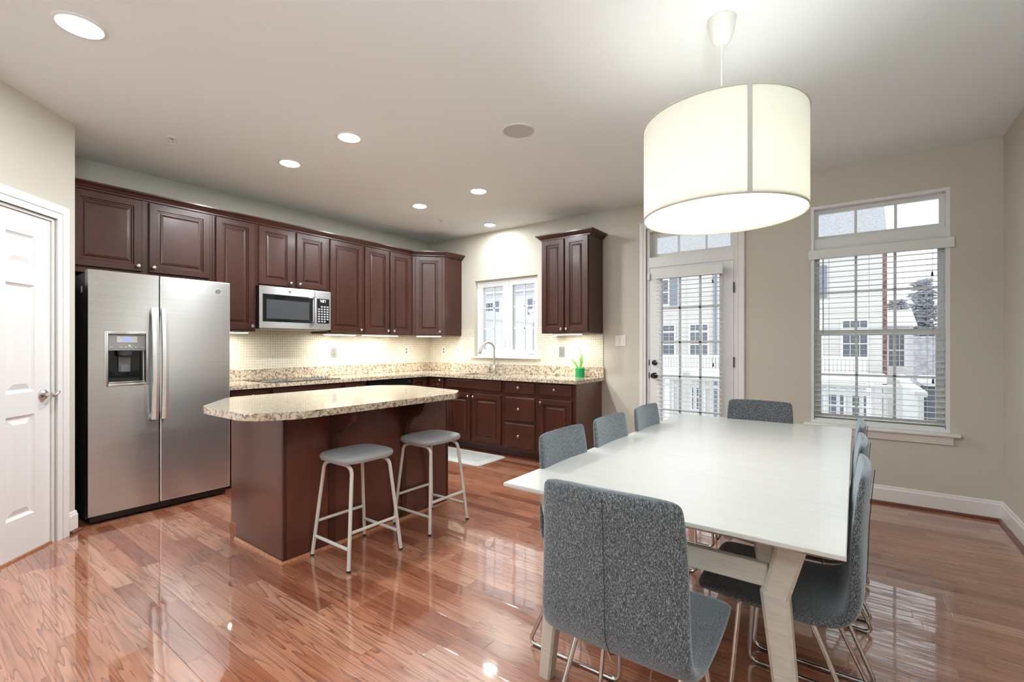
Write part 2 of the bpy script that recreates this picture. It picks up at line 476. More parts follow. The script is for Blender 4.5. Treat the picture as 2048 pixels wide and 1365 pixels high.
def cells(bm, u0, u1, z0, z1, o0, o1, holes, M):
    us = sorted({u0, u1, *[h[0] for h in holes], *[h[1] for h in holes]}); zs = sorted({z0, z1, *[h[2] for h in holes], *[h[3] for h in holes]})
    for a, b in zip(us, us[1:]):
        run = None
        for c, d in zip(zs, zs[1:]):
            hole = any(h[0] <= (a+b)/2 <= h[1] and h[2] <= (c+d)/2 <= h[3] for h in holes)
            if not hole:
                run = (run[0], d) if run else (c, d)
            if (hole or d == zs[-1]) and run:
                box(bm, a, b, o0, o1, run[0], run[1], M=M); run = None
    return bm

# ------------------------------------------------------------------ room shell
H = 2.74; XR = 5.803; YF = -9.4
struct('floor', box(B(), -.15, XR+.15, YF-.15, .16, -.12, 0), M_FLOOR)
struct('ceiling', box(B(), -.15, XR+.15, YF-.15, .16, H, H+.12), M_CEIL)
struct('wall_left', box(B(), -.15, 0, YF, .16, 0, H), M_WALL)
W1 = (.858, 1.854, 1.112, 2.115); D1 = (3.205, 4.066, 0, 2.46); W2 = (4.645, 5.527, .597, 2.44)
struct('wall_back', cells(B(), 0, XR, 0, H, -.16, 0, [W1, D1, W2], MB_), M_WALL)
struct('wall_right', box(B(), XR, XR+.15, YF, .16, 0, H), M_WALL)
struct('wall_front', cells(B(), 0, XR, 0, H, -.15, 0, [(.7, 3.3, .15, 2.45)], frame_mat((1, 0), (0, 1), (0, YF, 0))), M_WALL)  # opening added in this unseen wall to let in more sky light
# pantry closet: diagonal wall with a door, return walls
PD = (-.93, -.165, 0, 2.06)
struct('wall_pantry', cells(B(), -1.28, 0, 0, H, -.10, 0, [PD], MP), M_WALL)
struct('wall_pantry_return', box(B(), 0, .717, -4.04, -3.949, 0, H), M_WALL)
struct('wall_pantry_side', box(B(), 0, 1.622, -4.95, -4.853, 0, H), M_WALL)

BB = [(0, .0), (.014, 0), (.014, .115), (.010, .125), (.008, .138), (0, .142)]
SH = [(.0145, 0), (.034, 0), (.034, .010), (.026, .020), (.0145, .022)]
bm = moulding(B(), [(4.133, -.0005), (XR-.0005, -.0005), (XR-.0005, YF+.02)], BB)
struct('baseboard_right', bm, M_TRIM)
bm = moulding(B(), [(4.133, -.0005), (XR-.0005, -.0005), (XR-.0005, YF+.02)], SH)
struct('trim_1', bm, M_SHOE)
bm = moulding(B(), [(2.72, -.0005), (3.134, -.0005)], BB); struct('baseboard_back', bm, M_TRIM)
p0 = MP @ Vector((-.065, .0005, 0)); p1 = MP @ Vector((0.0, .0005, 0))
struct('baseboard_pantry', moulding(B(), [(p0.x, p0.y), (p1.x+.0003, p1.y+.0003), (.70, -3.9485)], BB, 1), M_TRIM)
struct('trim_2', moulding(B(), [(p0.x, p0.y), (p1.x+.0003, p1.y+.0003), (.70, -3.9485)], SH, 1), M_SHOE)

rg = thing('bounce_rug', 'pale rug added unseen behind the viewer to bounce light', 'rug', (2.9, -7.5, 0))  # unseen pale rug, added to bounce white light up to the ceiling
obj('pile', box(B(), .6, 5.4, -9.0, -6.0, .0004, .014, .004), simple('pale_bounce', (.72, .71, .68), .95, bump=.5, bscale=300), rg)
def fill_uplight(label, x, y):  # unseen uplight added behind the viewer to brighten ceiling and room
    t = thing('fill_lamp', label, 'fill lamp', (x, y, 0), 'unseen fill lamps added behind the viewer')
    T = Matrix.Translation((x, y, 0))
    obj('base', lathe(B(), [(.0, .0006), (.14, .0006), (.14, .015), (.02, .03), (0, .03)], 28, T, cap=False), M_NICKEL, t, True)
    obj('pole', tube(B(), [(x, y, .03), (x, y, 1.72)], .011, 10), M_NICKEL, t, True)
    obj('bowl', lathe(B(), [(.012, 1.72), (.10, 1.745), (.17, 1.80), (.175, 1.80), (.10, 1.74), (.0, 1.715)], 32, T, cap=False), M_NICKEL, t, True)
    obj('bulb', lathe(B(), [(.02, 1.745), (.03, 1.775), (.0, 1.80)], 14, T, cap=False), emis('lit_fill_bulb', (1, .98, .95), 6), t, True)
    l = bpy.data.lights.new('fill_uplight_glow', 'AREA'); l.shape = 'DISK'; l.size = .26; l.energy = FILL_W; l.color = (.88, .96, 1)
    o = bpy.data.objects.new('fill_uplight_glow', l); COL.objects.link(o); o.parent = t; o.location = (0, 0, 1.805); o.rotation_euler = (PI, 0, 0)
fill_uplight('added unseen fill lamp behind the viewer by the left wall', 1.0, -5.35)
fill_uplight('added unseen fill lamp behind the viewer by the right wall', 5.45, -5.30)

# ------------------------------------------------------------------ pantry door (six panels)
d2 = thing('door_2', 'white six panel pantry door with nickel lever on the angled wall', 'door', MP @ Vector((-.55, 0, 0))); d2['kind'] = 'structure'
CAS = [(0, 0), (.0, .012), (.012, .018), (.03, .016), (.06, .024), (.088, .020), (.095, 0)]
def casing(bm, M, u0, u1, z1, w=.095, t=.02):
    """door casing with mitred corners: stepped boxes"""
    for (a, b, th) in ((0, w, t*.7), (w*.45, w*.95, t), (w*.0, w*.22, t*.9)):
        box(bm, u0-b, u0-a, .0006, th, 0, z1+b, M=M); box(bm, u1+a, u1+b, .0006, th, 0, z1+b, M=M); box(bm, u0-a, u1+a, .0006, th, z1+a, z1+b, M=M)
    return bm
obj('casing', casing(B(), MP, PD[0], PD[1], PD[3]), M_TRIM, d2)
bm = B()
box(bm, PD[0], PD[0]+.018, -.10, 0, 0, PD[3], M=MP); box(bm, PD[1]-.018, PD[1], -.10, 0, 0, PD[3], M=MP); box(bm, PD[0]+.018, PD[1]-.018, -.10, 0, PD[3]-.018, PD[3], M=MP)
obj('jamb', bm, M_TRIM, d2)
def six_panel(M, u0, u1, z0, z1, ob, of):
    bm = B(); st = .115; mid = (u0+u1)/2
    zr = [(z0, z0+.225), (z0+.825, z0+.96), (z0+1.605, z0+1.715), (z1-.125, z1)]
    for a, b in ((u0, u0+st), (u1-st, u1)): box(bm, a, b, ob, of, z0, z1, M=M)
    for a, b in zr: box(bm, u0+st, u1-st, ob, of, a, b, M=M)
    for (a, b), (c, d) in zip(zr, zr[1:]):
        box(bm, mid-.055, mid+.055, ob, of, b, c, M=M)
        for ua, ub in ((u0+st, mid-.055), (mid+.055, u1-st)):
            ringbox(bm, ua, ub, b, c, [(0, ob), (0, of-.001), (.006, of-.006), (.016, of-.012), (.022, of-.012), (.052, of-.003)], M)
    return bm
obj('leaf', six_panel(MP, PD[0]+.021, PD[1]-.021, .012, PD[3]-.021, -.055, -.012), M_DOOR, d2)
# lever handle
bm = B(); hz = .945; hu = PD[1]-.075
R90 = Matrix.Rotation(-PI/2, 4, 'X')
lathe(bm, [(.033, 0), (.033, .006), (.028, .012), (.012, .016), (.011, .045), (.0, .045)], 24, MP @ Matrix.Translation((hu, -.012, hz)) @ R90, cap=False)
pts = [MP @ Vector(p) for p in ((hu-.005, .032, hz), (hu+.018, .036, hz-.010), (hu+.04, .034, hz-.003), (hu+.058, .030, hz+.012), (hu+.070, .026, hz+.010))]
tube(bm, round_path(pts, .02), .0095, 10)
obj('lever', bm, M_NICKEL, d2, True, 'brushed nickel curved door lever')
obj('threshold', box(B(), PD[0], PD[1], -.10, -.002, .0003, .010, M=MP), M_OAKTRIM, d2)

# ------------------------------------------------------------------ backsplash
bm = B(); box(bm, .0005, .008, -2.955, -.0085, 1.0155, 1.43)
struct('backsplash_left', bm, M_TILE_A)
bm = cells(B(), .0005, 2.716, 1.0155, 1.47, .0005, .008, [(.858, 1.854, 1.085, 1.48), (0, .62, 1.384, 1.48), (2.12, 2.72, 1.384, 1.48)], MB_)
struct('backsplash_back', bm, M_TILE_B)

# ------------------------------------------------------------------ cabinets
def knob(M, u, o, z, parent):
    bm = B()
    T = M @ Matrix.Translation((u, o, z)) @ R90
    lathe(bm, [(.0065, 0), (.006, .010), (.0105, .015), (.0155, .019), (.0160, .024), (.012, .029), (.0, .031)], 14, T, cap=False)
    return obj('knob', bm, M_NICKEL, parent, True)
DOOR = [(0, 0), (0, .015), (.004, .020), (.052, .020), (.056, .011), (.064, .011), (.067, .0045), (.077, .0045), (.080, .0105), (.096, .0160)]
DRAW = [(0, 0), (0, .012), (.010, .019), (.014, .020)]
def cabinet(name, label, M, u0, u1, z0, z1, depth, fronts, group, toe=False, back=.002, sink=False):
    c = thing(name, label, 'cabinet', M @ Vector(((u0+u1)/2, depth/2, 0 if toe else z0)), group)
    bm = B(); e = .0008
    if toe:
        box(bm, u0+e, u1-e, back, depth, .105, .68 if sink else z1, M=M)
        if sink:
            box(bm, u0+e, u1-e, depth-.018, depth, .68, z1, M=M); box(bm, u0+e, u0+.02, back, depth-.018, .68, z1, M=M); box(bm, u1-.02, u1-e, back, depth-.018, .68, z1, M=M)
        box(bm, u0+e, u1-e, back, depth-.075, .0005, .106, M=M)
    else:
        box(bm, u0+e, u1-e, back, depth, z0, z1, M=M)
    obj('body', bm, M_CAB, c)
    for f in fronts:
        kind, a, b, c0, c1 = f[:5]; kn = f[5] if len(f) > 5 else None
        o = obj(kind, ringbox(B(), a, b, c0, c1, [(i, depth+.0006+t) for i, t in (DOOR if kind == 'door' else DRAW)], M), M_CAB, c)
        if kn: knob(M, kn[0], depth+.0206, kn[1], o)
    return c
GU = 'upper kitchen cabinets on the left wall'; GB = 'base kitchen cabinets under the granite counter'
ZB, ZT = 1.388, 2.42
cabinet('upper_cabinet', 'dark cherry short two door cabinet above the refrigerator', MA, -3.943, -2.966, 1.80, ZT, .33,
        [('door', -3.905, -3.478, 1.845, 2.412, (-3.507, 1.885)), ('door', -3.432, -2.990, 1.845, 2.412, (-3.404, 1.885))], GU)
cabinet('upper_cabinet', 'dark cherry tall single door cabinet between refrigerator and microwave', MA, -2.965, -2.590, ZB, ZT, .33,
        [('door', -2.942, -2.610, 1.402, 2.412, (-2.637, 1.438))], GU)
cabinet('upper_cabinet', 'dark cherry short two door cabinet directly above the microwave', MA, -2.589, -1.835, 1.832, ZT, .33,
        [('door', -2.570, -2.238, 1.845, 2.412, (-2.262, 1.882)), ('door', -2.190, -1.858, 1.845, 2.412, (-2.166, 1.882))], GU)
cabinet('upper_cabinet', 'dark cherry tall single door cabinet just right of the microwave', MA, -1.834, -1.381, ZB, ZT, .33,
        [('door', -1.811, -1.401, 1.402, 2.412, (-1.430, 1.438))], GU)
cabinet('upper_cabinet', 'dark cherry tall two door cabinet beside the corner cabinet', MA, -1.380, -.652, ZB, ZT, .33,
        [('door', -1.360, -1.017, 1.402, 2.412, (-1.045, 1.436)), ('door', -.991, -.664, 1.402, 2.412, (-.955, 1.436))], GU)
# diagonal corner cabinet
c = thing('upper_cabinet', 'dark cherry corner cabinet with one angled door left of the sink window', 'cabinet', (.3, -.3, ZB), GU)
obj('body', prism(B(), [(.002, -.002), (.618, -.002), (.618, -.33), (.33, -.62), (.33, -.651), (.002, -.651)], ZB, ZT), M_CAB, c)
dl = .29*math.sqrt(2)
dd = obj('door', ringbox(B(), .035, dl-.035, 1.402, 2.412, [(i, .001+t) for i, t in DOOR], MD), M_CAB, c)
knob(MD, dl-.065, .021, 1.436, dd)
CR = [(0, 2.4205), (.012, 2.4205), (.012, 2.432), (.022, 2.436), (.030, 2.447), (.046, 2.460), (.054, 2.464), (.054, 2.476), (0, 2.476)]
o = obj('crown_moulding', moulding(B(), [(.31, -3.945), (.31, -.63), (.61, -.34), (.61, -.002)], [(a+.02 if a else 0, z) for a, z in CR], 1), M_CAB)
tag(o, 'dark cherry crown moulding running along the left wall upper cabinets', 'crown moulding')
c = cabinet('upper_cabinet', 'dark cherry freestanding two door cabinet right of the sink window', MB_, 2.125, 2.716, ZB, ZT, .33,
        [('door', 2.143, 2.419, 1.402, 2.412, (2.394, 1.434)), ('door', 2.433, 2.708, 1.402, 2.412, (2.458, 1.434))], 'upper kitchen cabinets on the window wall')
obj('crown_moulding', moulding(B(), [(2.135, -.002), (2.135, -.31), (2.706, -.31), (2.706, -.002)], [(a+.012 if a else 0, z) for a, z in CR], 1), M_CAB, c)
# base cabinets, left wall
ZC = .868
cabinet('base_cabinet', 'dark cherry base cabinet with drawer beside the refrigerator', MA, -2.962, -2.590, 0, ZC, .59,
        [('drawer', -2.930, -2.606, .742, .862, (-2.75, .802)), ('door', -2.930, -2.606, .14, .695, (-2.635, .65))], GB, True)
cabinet('base_cabinet', 'dark cherry base cabinet with wide false drawer under the cooktop', MA, -2.589, -1.825, 0, ZC, .59,
        [('drawer', -2.562, -1.845, .742, .862), ('door', -2.562, -2.222, .14, .695, (-2.25, .65)), ('door', -2.192, -1.845, .14, .695, (-2.165, .65))], GB, True)
cabinet('base_cabinet', 'dark cherry narrow base cabinet with small drawer left of the dishwasher', MA, -1.824, -1.520, 0, ZC, .59,
        [('drawer', -1.802, -1.545, .742, .862, (-1.674, .802)), ('door', -1.802, -1.545, .14, .695, (-1.57, .65))], GB, True)
# corner base cabinet (inside corner)
c = thing('base_cabinet', 'dark cherry inside corner base cabinet between dishwasher and sink', 'cabinet', (.4, -.4, 0), GB)
bm = prism(B(), [(.002, -.002), (.898, -.002), (.898, -.59), (.59, -.59), (.59, -.884), (.002, -.884)], .105, ZC)
prism(bm, [(.002, -.002), (.898, -.002), (.898, -.515), (.515, -.515), (.515, -.884), (.002, -.884)], .0005, .106)
obj('body', bm, M_CAB, c)
obj('door', ringbox(B(), -.868, -.630, .14, .862, [(i, .5906+t) for i, t in DOOR], MA), M_CAB, c)
o = obj('door', ringbox(B(), .630, .868, .14, .862, [(i, .5906+t) for i, t in DOOR], MB_), M_CAB, c)
knob(MB_, .822, .611, .825, o)
# base cabinets, window wall
cabinet('base_cabinet', 'dark cherry two door sink base cabinet with false drawer front', MB_, .900, 1.785, 0, ZC, .59,
        [('drawer', .920, 1.762, .742, .858), ('door', .935, 1.308, .14, .692, (1.282, .655)), ('door', 1.338, 1.762, .14, .692, (1.364, .655))], GB, True, sink=True)
cabinet('base_cabinet', 'dark cherry stack of three drawers right of the sink cabinet', MB_, 1.786, 2.238, 0, ZC, .59,
        [('drawer', 1.812, 2.212, .732, .858, (2.012, .795)), ('drawer', 1.812, 2.212, .432, .690, (2.012, .561)), ('drawer', 1.812, 2.212, .138, .402, (2.012, .270))], GB, True)
endc = cabinet('base_cabinet', 'dark cherry end base cabinet with one drawer above one door', MB_, 2.239, 2.696, 0, ZC, .59,
        [('drawer', 2.270, 2.662, .732, .856, (2.466, .794)), ('door', 2.270, 2.662, .14, .690, (2.298, .655))], GB, True)
obj('end_panel', box(box(B(), 2.6965, 2.7015, -.588, -.003, .106, ZC), 2.6965, 2.7015, -.511, -.003, .0006, .106), M_CAB_LIT, endc)
tag(obj('shoe_moulding', moulding(B(), [(.90, -.5155), (2.7025, -.5155), (2.7025, -.02)], [(.0015, .0008), (.016, .0008), (.012, .015), (.0015, .018)], 1), M_SHOE), 'red brown shoe moulding along the foot of the sink wall cabinets', 'moulding')

# ------------------------------------------------------------------ granite worktop with sink hole
CT0, CT1 = .869, .905
SK = (1.03, 1.66, -.555, -.155)
o = thing('countertop', 'beige speckled granite L shaped kitchen counter with low granite backsplash', 'countertop', (.3, -.3, CT0))
bm = prism(B(), [(.012, -2.962), (.64, -2.962), (.64, -.64), (.64, -.012), (.012, -.012)], CT0, CT1)
for a, b, c0, d in ((.64, SK[0], -.64, -.012), (SK[1], 2.735, -.64, -.012), (SK[0], SK[1], -.64, SK[2]), (SK[0], SK[1], SK[3], -.012)):
    box(bm, a, b, c0, d, CT0, CT1)
bmesh.ops.remove_doubles(bm, verts=bm.verts[:], dist=.0001)
obj('slab', bm, M_GRANITE, o)
bm = box(B(), .010, .030, -2.962, -.031, CT1+.0003, 1.015, .003); box(bm, .010, 2.735, -.030, -.010, CT1+.0003, 1.015, .003)
obj('upstand', bm, M_GRANITE, o)
s = thing('sink', 'stainless steel undermount sink set in the counter below the small window', 'sink', (1.345, -.355, .70))
bm = B()
box(bm, SK[0]-.012, SK[1]+.012, SK[2]-.012, SK[3]+.012, .690, .700)
box(bm, SK[0]-.012, SK[0]-.002, SK[2]-.012, SK[3]+.012, .7, .8685); box(bm, SK[1]+.002, SK[1]+.012, SK[2]-.012, SK[3]+.012, .7, .8685)
box(bm, SK[0], SK[1], SK[2]-.012, SK[2]-.002, .7, .8685); box(bm, SK[0], SK[1], SK[3]+.002, SK[3]+.012, .7, .8685)
obj('basin', bm, M_STEEL, s); obj('drain', lathe(B(), [(.045, .7), (.045, .704), (.03, .705), (0, .703)], 20, Matrix.Translation((1.345, -.355, 0)), cap=False), M_CHROME, s, True)
# cooktop
ck = thing('cooktop', 'black glass electric cooktop set in the counter below the microwave', 'cooktop', (.33, -2.2, CT1))
obj('glass_plate', box(B(), .075, .585, -2.575, -1.84, CT1+.0004, CT1+.006, .002), M_BLACKGLASS, ck)
for (x, y, r) in ((.21, -2.39, .105), (.45, -2.39, .08), (.21, -2.07, .08), (.45, -2.07, .105)):
    bm = B(); bmesh.ops.create_circle(bm, segments=40, radius=r); bmesh.ops.translate(bm, verts=bm.verts[:], vec=(x, y, CT1+.0075))
    pts = [v.co.copy() for v in bm.verts]; bm.free()
    obj('burner_ring', tube(B(), pts, .0012, 6, True), M_OUTLET, ck)
for k in range(4): obj('control_knob', lathe(B(), [(.018, CT1+.0065), (.016, CT1+.022), (0, CT1+.022)], 14, Matrix.Translation((.17+k*.075, -1.885, 0)), cap=False), M_CHROME, ck, True)

# faucet
fx, fy = 1.262, -.095
f = thing('faucet', 'brushed nickel gooseneck kitchen faucet below the small window', 'faucet', (fx, fy, CT1))
bm = lathe(B(), [(.028, CT1+.0005), (.028, CT1+.006), (.021, CT1+.012), (.020, CT1+.10), (.016, CT1+.108), (.0, CT1+.108)], 20, Matrix.Translation((fx, fy, 0)), cap=False)
obj('base', bm, M_NICKEL, f, True)
dv = Vector((-.62, -.78, 0)).normalized(); rad = .082
arc = [Vector((fx, fy, CT1+.10)), Vector((fx, fy, 1.20))]
cc = Vector((fx, fy, 1.21)) + dv*rad
for k in range(0, 13):
    a = PI - k*(PI*.92)/12; arc.append(cc + dv*(math.cos(a)*rad) + Vector((0, 0, math.sin(a)*rad)))
obj('spout', tube(B(), arc, .0115, 12), M_NICKEL, f, True)
e0 = arc[-1]; dd = (arc[-1]-arc[-2]).normalized()
obj('spray_head', tube(B(), [e0, e0+dd*.02, e0+dd*.075, e0+dd*.085], [.0125, .016, .021, .017], 14), M_NICKEL, f, True)
hx, hy = fx-.075, fy
f2 = obj('handle', lathe(B(), [(.022, CT1+.0005), (.022, CT1+.005), (.016, CT1+.010), (.0155, CT1+.065), (.017, CT1+.072), (.010, CT1+.084), (0, CT1+.085)], 18, Matrix.Translation((hx, hy, 0)), cap=False), M_NICKEL, f, True)
obj('lever', tube(B(), [(hx, hy, CT1+.082), (hx-.02, hy-.01, CT1+.098), (hx-.055, hy-.02, CT1+.112), (hx-.085, hy-.03, CT1+.108)], [.008, .007, .006, .005], 8), M_NICKEL, f2, True)

# potted plant
px, py = 2.50, -.13
pl = thing('potted_plant', 'small green pot with a thin leafy sprig on the counter end', 'plant', (px, py, CT1))
obj('pot', lathe(B(), [(.0, CT1+.0006), (.050, CT1+.0006), (.050, CT1+.022), (.0505, CT1+.025), (.0505, CT1+.098), (.048, CT1+.100), (.046, CT1+.094), (0, CT1+.09)], 28, Matrix.Translation((px, py, 0)), cap=False), M_POT, pl, True)
def leaf(bm, base, tip, w, bend):
    base, tip = Vector(base), Vector(tip); n = 8; d = tip-base; sd = d.cross(Vector((.3, -1, .1))).normalized(); rows = []
    th = sd.cross(d).normalized()*.0012
    for k in range(n+1):
        t = k/n; c = base + d*t + Vector(bend)*math.sin(t*PI); hw = w*math.sin(min(1, t*1.1+.08)*PI)**.7 * .5 + .0008
        rows.append([bm.verts.new(c-sd*hw+th), bm.verts.new(c+th*2), bm.verts.new(c+sd*hw+th), bm.verts.new(c+sd*hw-th), bm.verts.new(c-sd*hw-th)])
    for a, b in zip(rows, rows[1:]):
        for i in range(5): bm.faces.new((a[i], a[(i+1) % 5], b[(i+1) % 5], b[i]))
    bm.faces.new(rows[0]); bm.faces.new(rows[-1])
zt = CT1+.09
for base, tip, w, bend in (((px-.01, py, zt), (px-.115, py-.02, zt+.125), .018, (-.012, 0, .012)), ((px, py, zt), (px-.01, py, zt+.16), .020, (.012, 0, 0)),
                           ((px+.005, py, zt), (px+.018, py, zt+.19), .022, (.01, 0, .0)), ((px-.005, py-.01, zt), (px-.06, py-.03, zt+.10), .015, (-.01, 0, .01)), ((px+.01, py, zt), (px+.005, py+.01, zt+.21), .016, (.016, 0, 0))):
    bm = B(); leaf(bm, base, tip, w, bend); obj('leaf', bm, M_LEAF, pl, True)
bm = tube(B(), [(px, py, zt), (px+.002, py, zt+.20), (px-.004, py, zt+.27)], .0022, 6); obj('stem', bm, M_LEAF, pl)
bm = B()
for k in range(5): lathe(bm, [(.0, -.012), (.010, -.006), (.013, .004), (.006, .014), (0, .016)], 8, Matrix.Translation((px-.004+random.uniform(-.01, .01), py+random.uniform(-.006, .006), zt+.225+k*.022)), cap=False)
obj('flower', bm, M_FLOWER, pl, True, 'pale flower spike on the thin stem')

# ------------------------------------------------------------------ refrigerator
fr = thing('refrigerator', 'stainless steel side by side refrigerator with ice dispenser', 'refrigerator', (.36, -3.42, 0))
FY0, FY1, FX = -3.878, -2.970, .70
bm = box(B(), .03, .615, FY0+.003, FY1-.003, .035, 1.765, .004); box(bm, .05, .10, FY0+.05, FY1-.05, .0005, .036); box(bm, .53, .58, FY0+.05, FY1-.05, .0005, .036)
obj('body', bm, M_SIDE, fr)
bm = box(B(), .616, .660, FY0+.02, FY1-.02, .012, .058, .004); obj('toe_grille', bm, M_DARK, fr)
for y in (FY0+.07, FY1-.07): obj('hinge_cover', box(B(), .56, .69, y-.045, y+.045, 1.766, 1.785, .006), M_SIDE, fr)
YS = -3.468
DH = (-3.775, -3.548, .975, 1.338)      # dispenser opening
def fdoor(y0, y1, hole):
    """door with a softly bowed front"""
    bm = B(); holes = [hole] if hole else []
    if hole:
        for a, b, c0, d in ((y0, hole[0], .065, 1.78), (hole[1], y1, .065, 1.78), (hole[0], hole[1], .065, hole[2]), (hole[0], hole[1], hole[3], 1.78)):
            box(bm, .622, FX, a, b, c0, d)
        bmesh.ops.remove_doubles(bm, verts=bm.verts[:], dist=.0001)
        box(bm, .622, .630, hole[0]-.001, hole[1]+.001, hole[2]-.001, hole[3]+.001)
    else:
        box(bm, .622, FX, y0, y1, .065, 1.78, .008, 3)
    return bm
dl_ = obj('door', fdoor(FY0, YS-.004, DH), M_STEEL, fr); dr_ = obj('door', fdoor(YS+.004, FY1, None), M_STEEL, fr)
obj('gap_shade', box(B(), .618, .692, YS-.0036, YS+.0036, .066, 1.778), M_DARK, fr)  # dark strip standing in for the shade between the two doors
for par, y, sgn in ((dl_, -3.505, -1), (dr_, -3.446, 1)):
    bm = B()
    pts = []
    for k in range(17):
        t = k/16; z = .70 + t*.835; pts.append((.738 + .024*math.sin(t*PI), z))
    vs = []
    for x, z in pts:
        vs.append([bm.verts.new((x-.016, y-.020, z)), bm.verts.new((x+.004, y-.020, z)), bm.verts.new((x+.012, y, z)), bm.verts.new((x+.004, y+.020, z)), bm.verts.new((x-.016, y+.020, z))])
    for a, b in zip(vs, vs[1:]):
        for i in range(5): bm.faces.new((a[i], a[(i+1) % 5], b[(i+1) % 5], b[i]))
    bm.faces.new(vs[0]); bm.faces.new(vs[-1])
    for z in (.725, 1.505): box(bm, FX+.0004, .735, y-.014, y+.014, z-.022, z+.022, .003)
    obj('handle', bm, M_STEEL, par, True)
# dispenser
bm = B(); y0, y1, z0, z1 = DH
for a, b, c0, d in ((y0-.014, y0+.004, z0-.014, z1+.014), (y1-.004, y1+.014, z0-.014, z1+.014), (y0+.004, y1-.004, z0-.014, z0+.004), (y0+.004, y1-.004, z1-.004, z1+.014)):
    box(bm, FX+.0004, FX+.006, a, b, c0, d, .002)
disp = obj('dispenser_frame', bm, M_STEEL, dl_, True)
obj('dispenser_recess', box(B(), .6305, .634, y0+.004, y1-.004, z0+.004, z1-.004), M_BLACKGLASS, dl_)
bm = box(B(), .64, .694, y0+.004, y1-.004, 1.215, z1-.006, .004); obj('control_panel', bm, simple('dispenser_grey', (.27, .27, .27), .35), dl_)
obj('panel_plate', box(B(), .6945, .6965, -3.722, -3.602, 1.272, 1.318, .001), simple('pale_panel', (.5, .5, .49), .4), dl_)
obj('display', box(B(), .6967, .6975, -3.690, -3.635, 1.280, 1.310), M_LCD, dl_, label='small bluish dispenser display')
M_BTN = simple('button_grey', (.5, .5, .5), .4)
for yy in (-3.752, -3.70, -3.67, -3.64, -3.61, -3.57): obj('button', box(B(), .6945, .697, yy-.009, yy+.009, 1.236, 1.243, .001), M_BTN, dl_)
obj('indicator_light', box(B(), .6945, .6972, -3.652, -3.645, 1.249, 1.255), M_LED, dl_, label='green indicator light')
bm = lathe(B(), [(.045, 1.214), (.042, 1.18), (.03, 1.172), (0, 1.172)], 18, Matrix.Translation((.672, -3.668, 0)), cap=False); obj('chute', bm, M_SIDE, dl_, True)
bm = B(); box(bm, .640, .648, -3.70, -3.63, 1.06, 1.175, .002); box(bm, .648, .660, -3.692, -3.638, 1.06, 1.11, .003); obj('paddle', bm, simple('paddle_grey', (.16, .16, .18), .3), dl_)
obj('drip_tray', box(B(), .640, .700, y0+.008, y1-.008, z0+.0045, z0+.018, .003), M_CHROME, dl_, True)
bm = lathe(B(), [(.020, 0), (.020, .003), (.017, .004), (.0165, .0025), (0, .0025)], 28, MA @ Matrix.Translation((-3.062, FX+.0004, 1.705)) @ R90, cap=False)
for a in range(4):
    an = a*PI/2+.4; pts = [MA @ Vector((-3.062 + .010*math.cos(an+k*.35)*(1-k*.12), FX+.0036, 1.705 + .010*math.sin(an+k*.35)*(1-k*.12))) for k in range(6)]
    tube(bm, pts, .0009, 5)
obj('badge', bm, M_NICKEL, dr_, True, 'small round monogram badge')
obj('energy_sticker', box(B(), .50, .535, FY0+.0015, FY0+.0027, 1.63, 1.675), M_PLATE, fr)

# ------------------------------------------------------------------ microwave
mw = thing('microwave', 'stainless over the range microwave with black door glass', 'microwave', (.2, -2.21, 1.42))
MY0, MY1, MZ0, MZ1, MX = -2.586, -1.838, 1.422, 1.830, .375
obj('case', box(B(), .012, MX, MY0, MY1, MZ0, MZ1-.001), M_DARK, mw)
obj('underside', box(B(), .02, MX-.01, MY0+.02, MY1-.02, MZ0-.010, MZ0-.0004), simple('vent_grey', (.45, .45, .43), .4, metal=.5), mw)
bm = box(B(), MX+.0005, MX+.022, MY0, -2.025, MZ0, MZ1, .003); md = obj('door', bm, M_STEEL, mw)
obj('door_glass', box(B(), MX+.0222, MX+.0245, -2.556, -2.045, 1.485, 1.752, .001), M_BLACKGLASS, md)
obj('inner_window', box(B(), MX+.0246, MX+.0252, -2.520, -2.085, 1.515, 1.700), simple('mesh_window_grey', (.06, .065, .07), .08), md)
obj('handle', tube(B(), round_path([(MX+.0226, -2.035, 1.49), (MX+.055, -2.035, 1.495), (MX+.06, -2.035, 1.62), (MX+.055, -2.035, 1.745), (MX+.0226, -2.035, 1.75)], .025), .013, 10), M_STEEL, md, True)
bm = box(B(), MX+.0005, MX+.022, -2.022, MY1, MZ0, MZ1, .003); cp = obj('control_side', bm, M_STEEL, mw)
obj('control_panel', box(B(), MX+.0222, MX+.0240, -2.000, -1.858, 1.488, 1.748, .001), M_BLACKGLASS, cp)
bm = B()
for r in range(7):
    for q in range(4):
        if (r, q) in ((6, 0), (0, 3)): continue
        box(bm, MX+.0241, MX+.0246, -1.988+q*.033, -1.966+q*.033, 1.500+r*.026, 1.516+r*.026)
obj('keypad', bm, simple('keypad_grey', (.40, .42, .44), .3), cp)
def seg7(bm, y, z, h, w, on):
    t = h*.14
    P = {'a': (0, w, h-t, h), 'g': (0, w, h/2-t/2, h/2+t/2), 'd': (0, w, 0, t), 'f': (0, t, h/2, h), 'b': (w-t, w, h/2, h), 'e': (0, t, 0, h/2), 'c': (w-t, w, 0, h/2)}
    for k in on: a, b, c0, d = P[k]; box(bm, MX+.0241, MX+.0246, y+a, y+b, z+c0, z+d)
bm = B(); seg7(bm, -1.966, 1.712, .024, .013, 'abc'); box(bm, MX+.0241, MX+.0246, -1.945, -1.942, 1.718, 1.722); box(bm, MX+.0241, MX+.0246, -1.945, -1.942, 1.727, 1.731); seg7(bm, -1.935, 1.712, .024, .013, 'abcdef'); seg7(bm, -1.916, 1.712, .024, .013, 'abc')
obj('clock_digits', bm, M_DIGIT, cp)
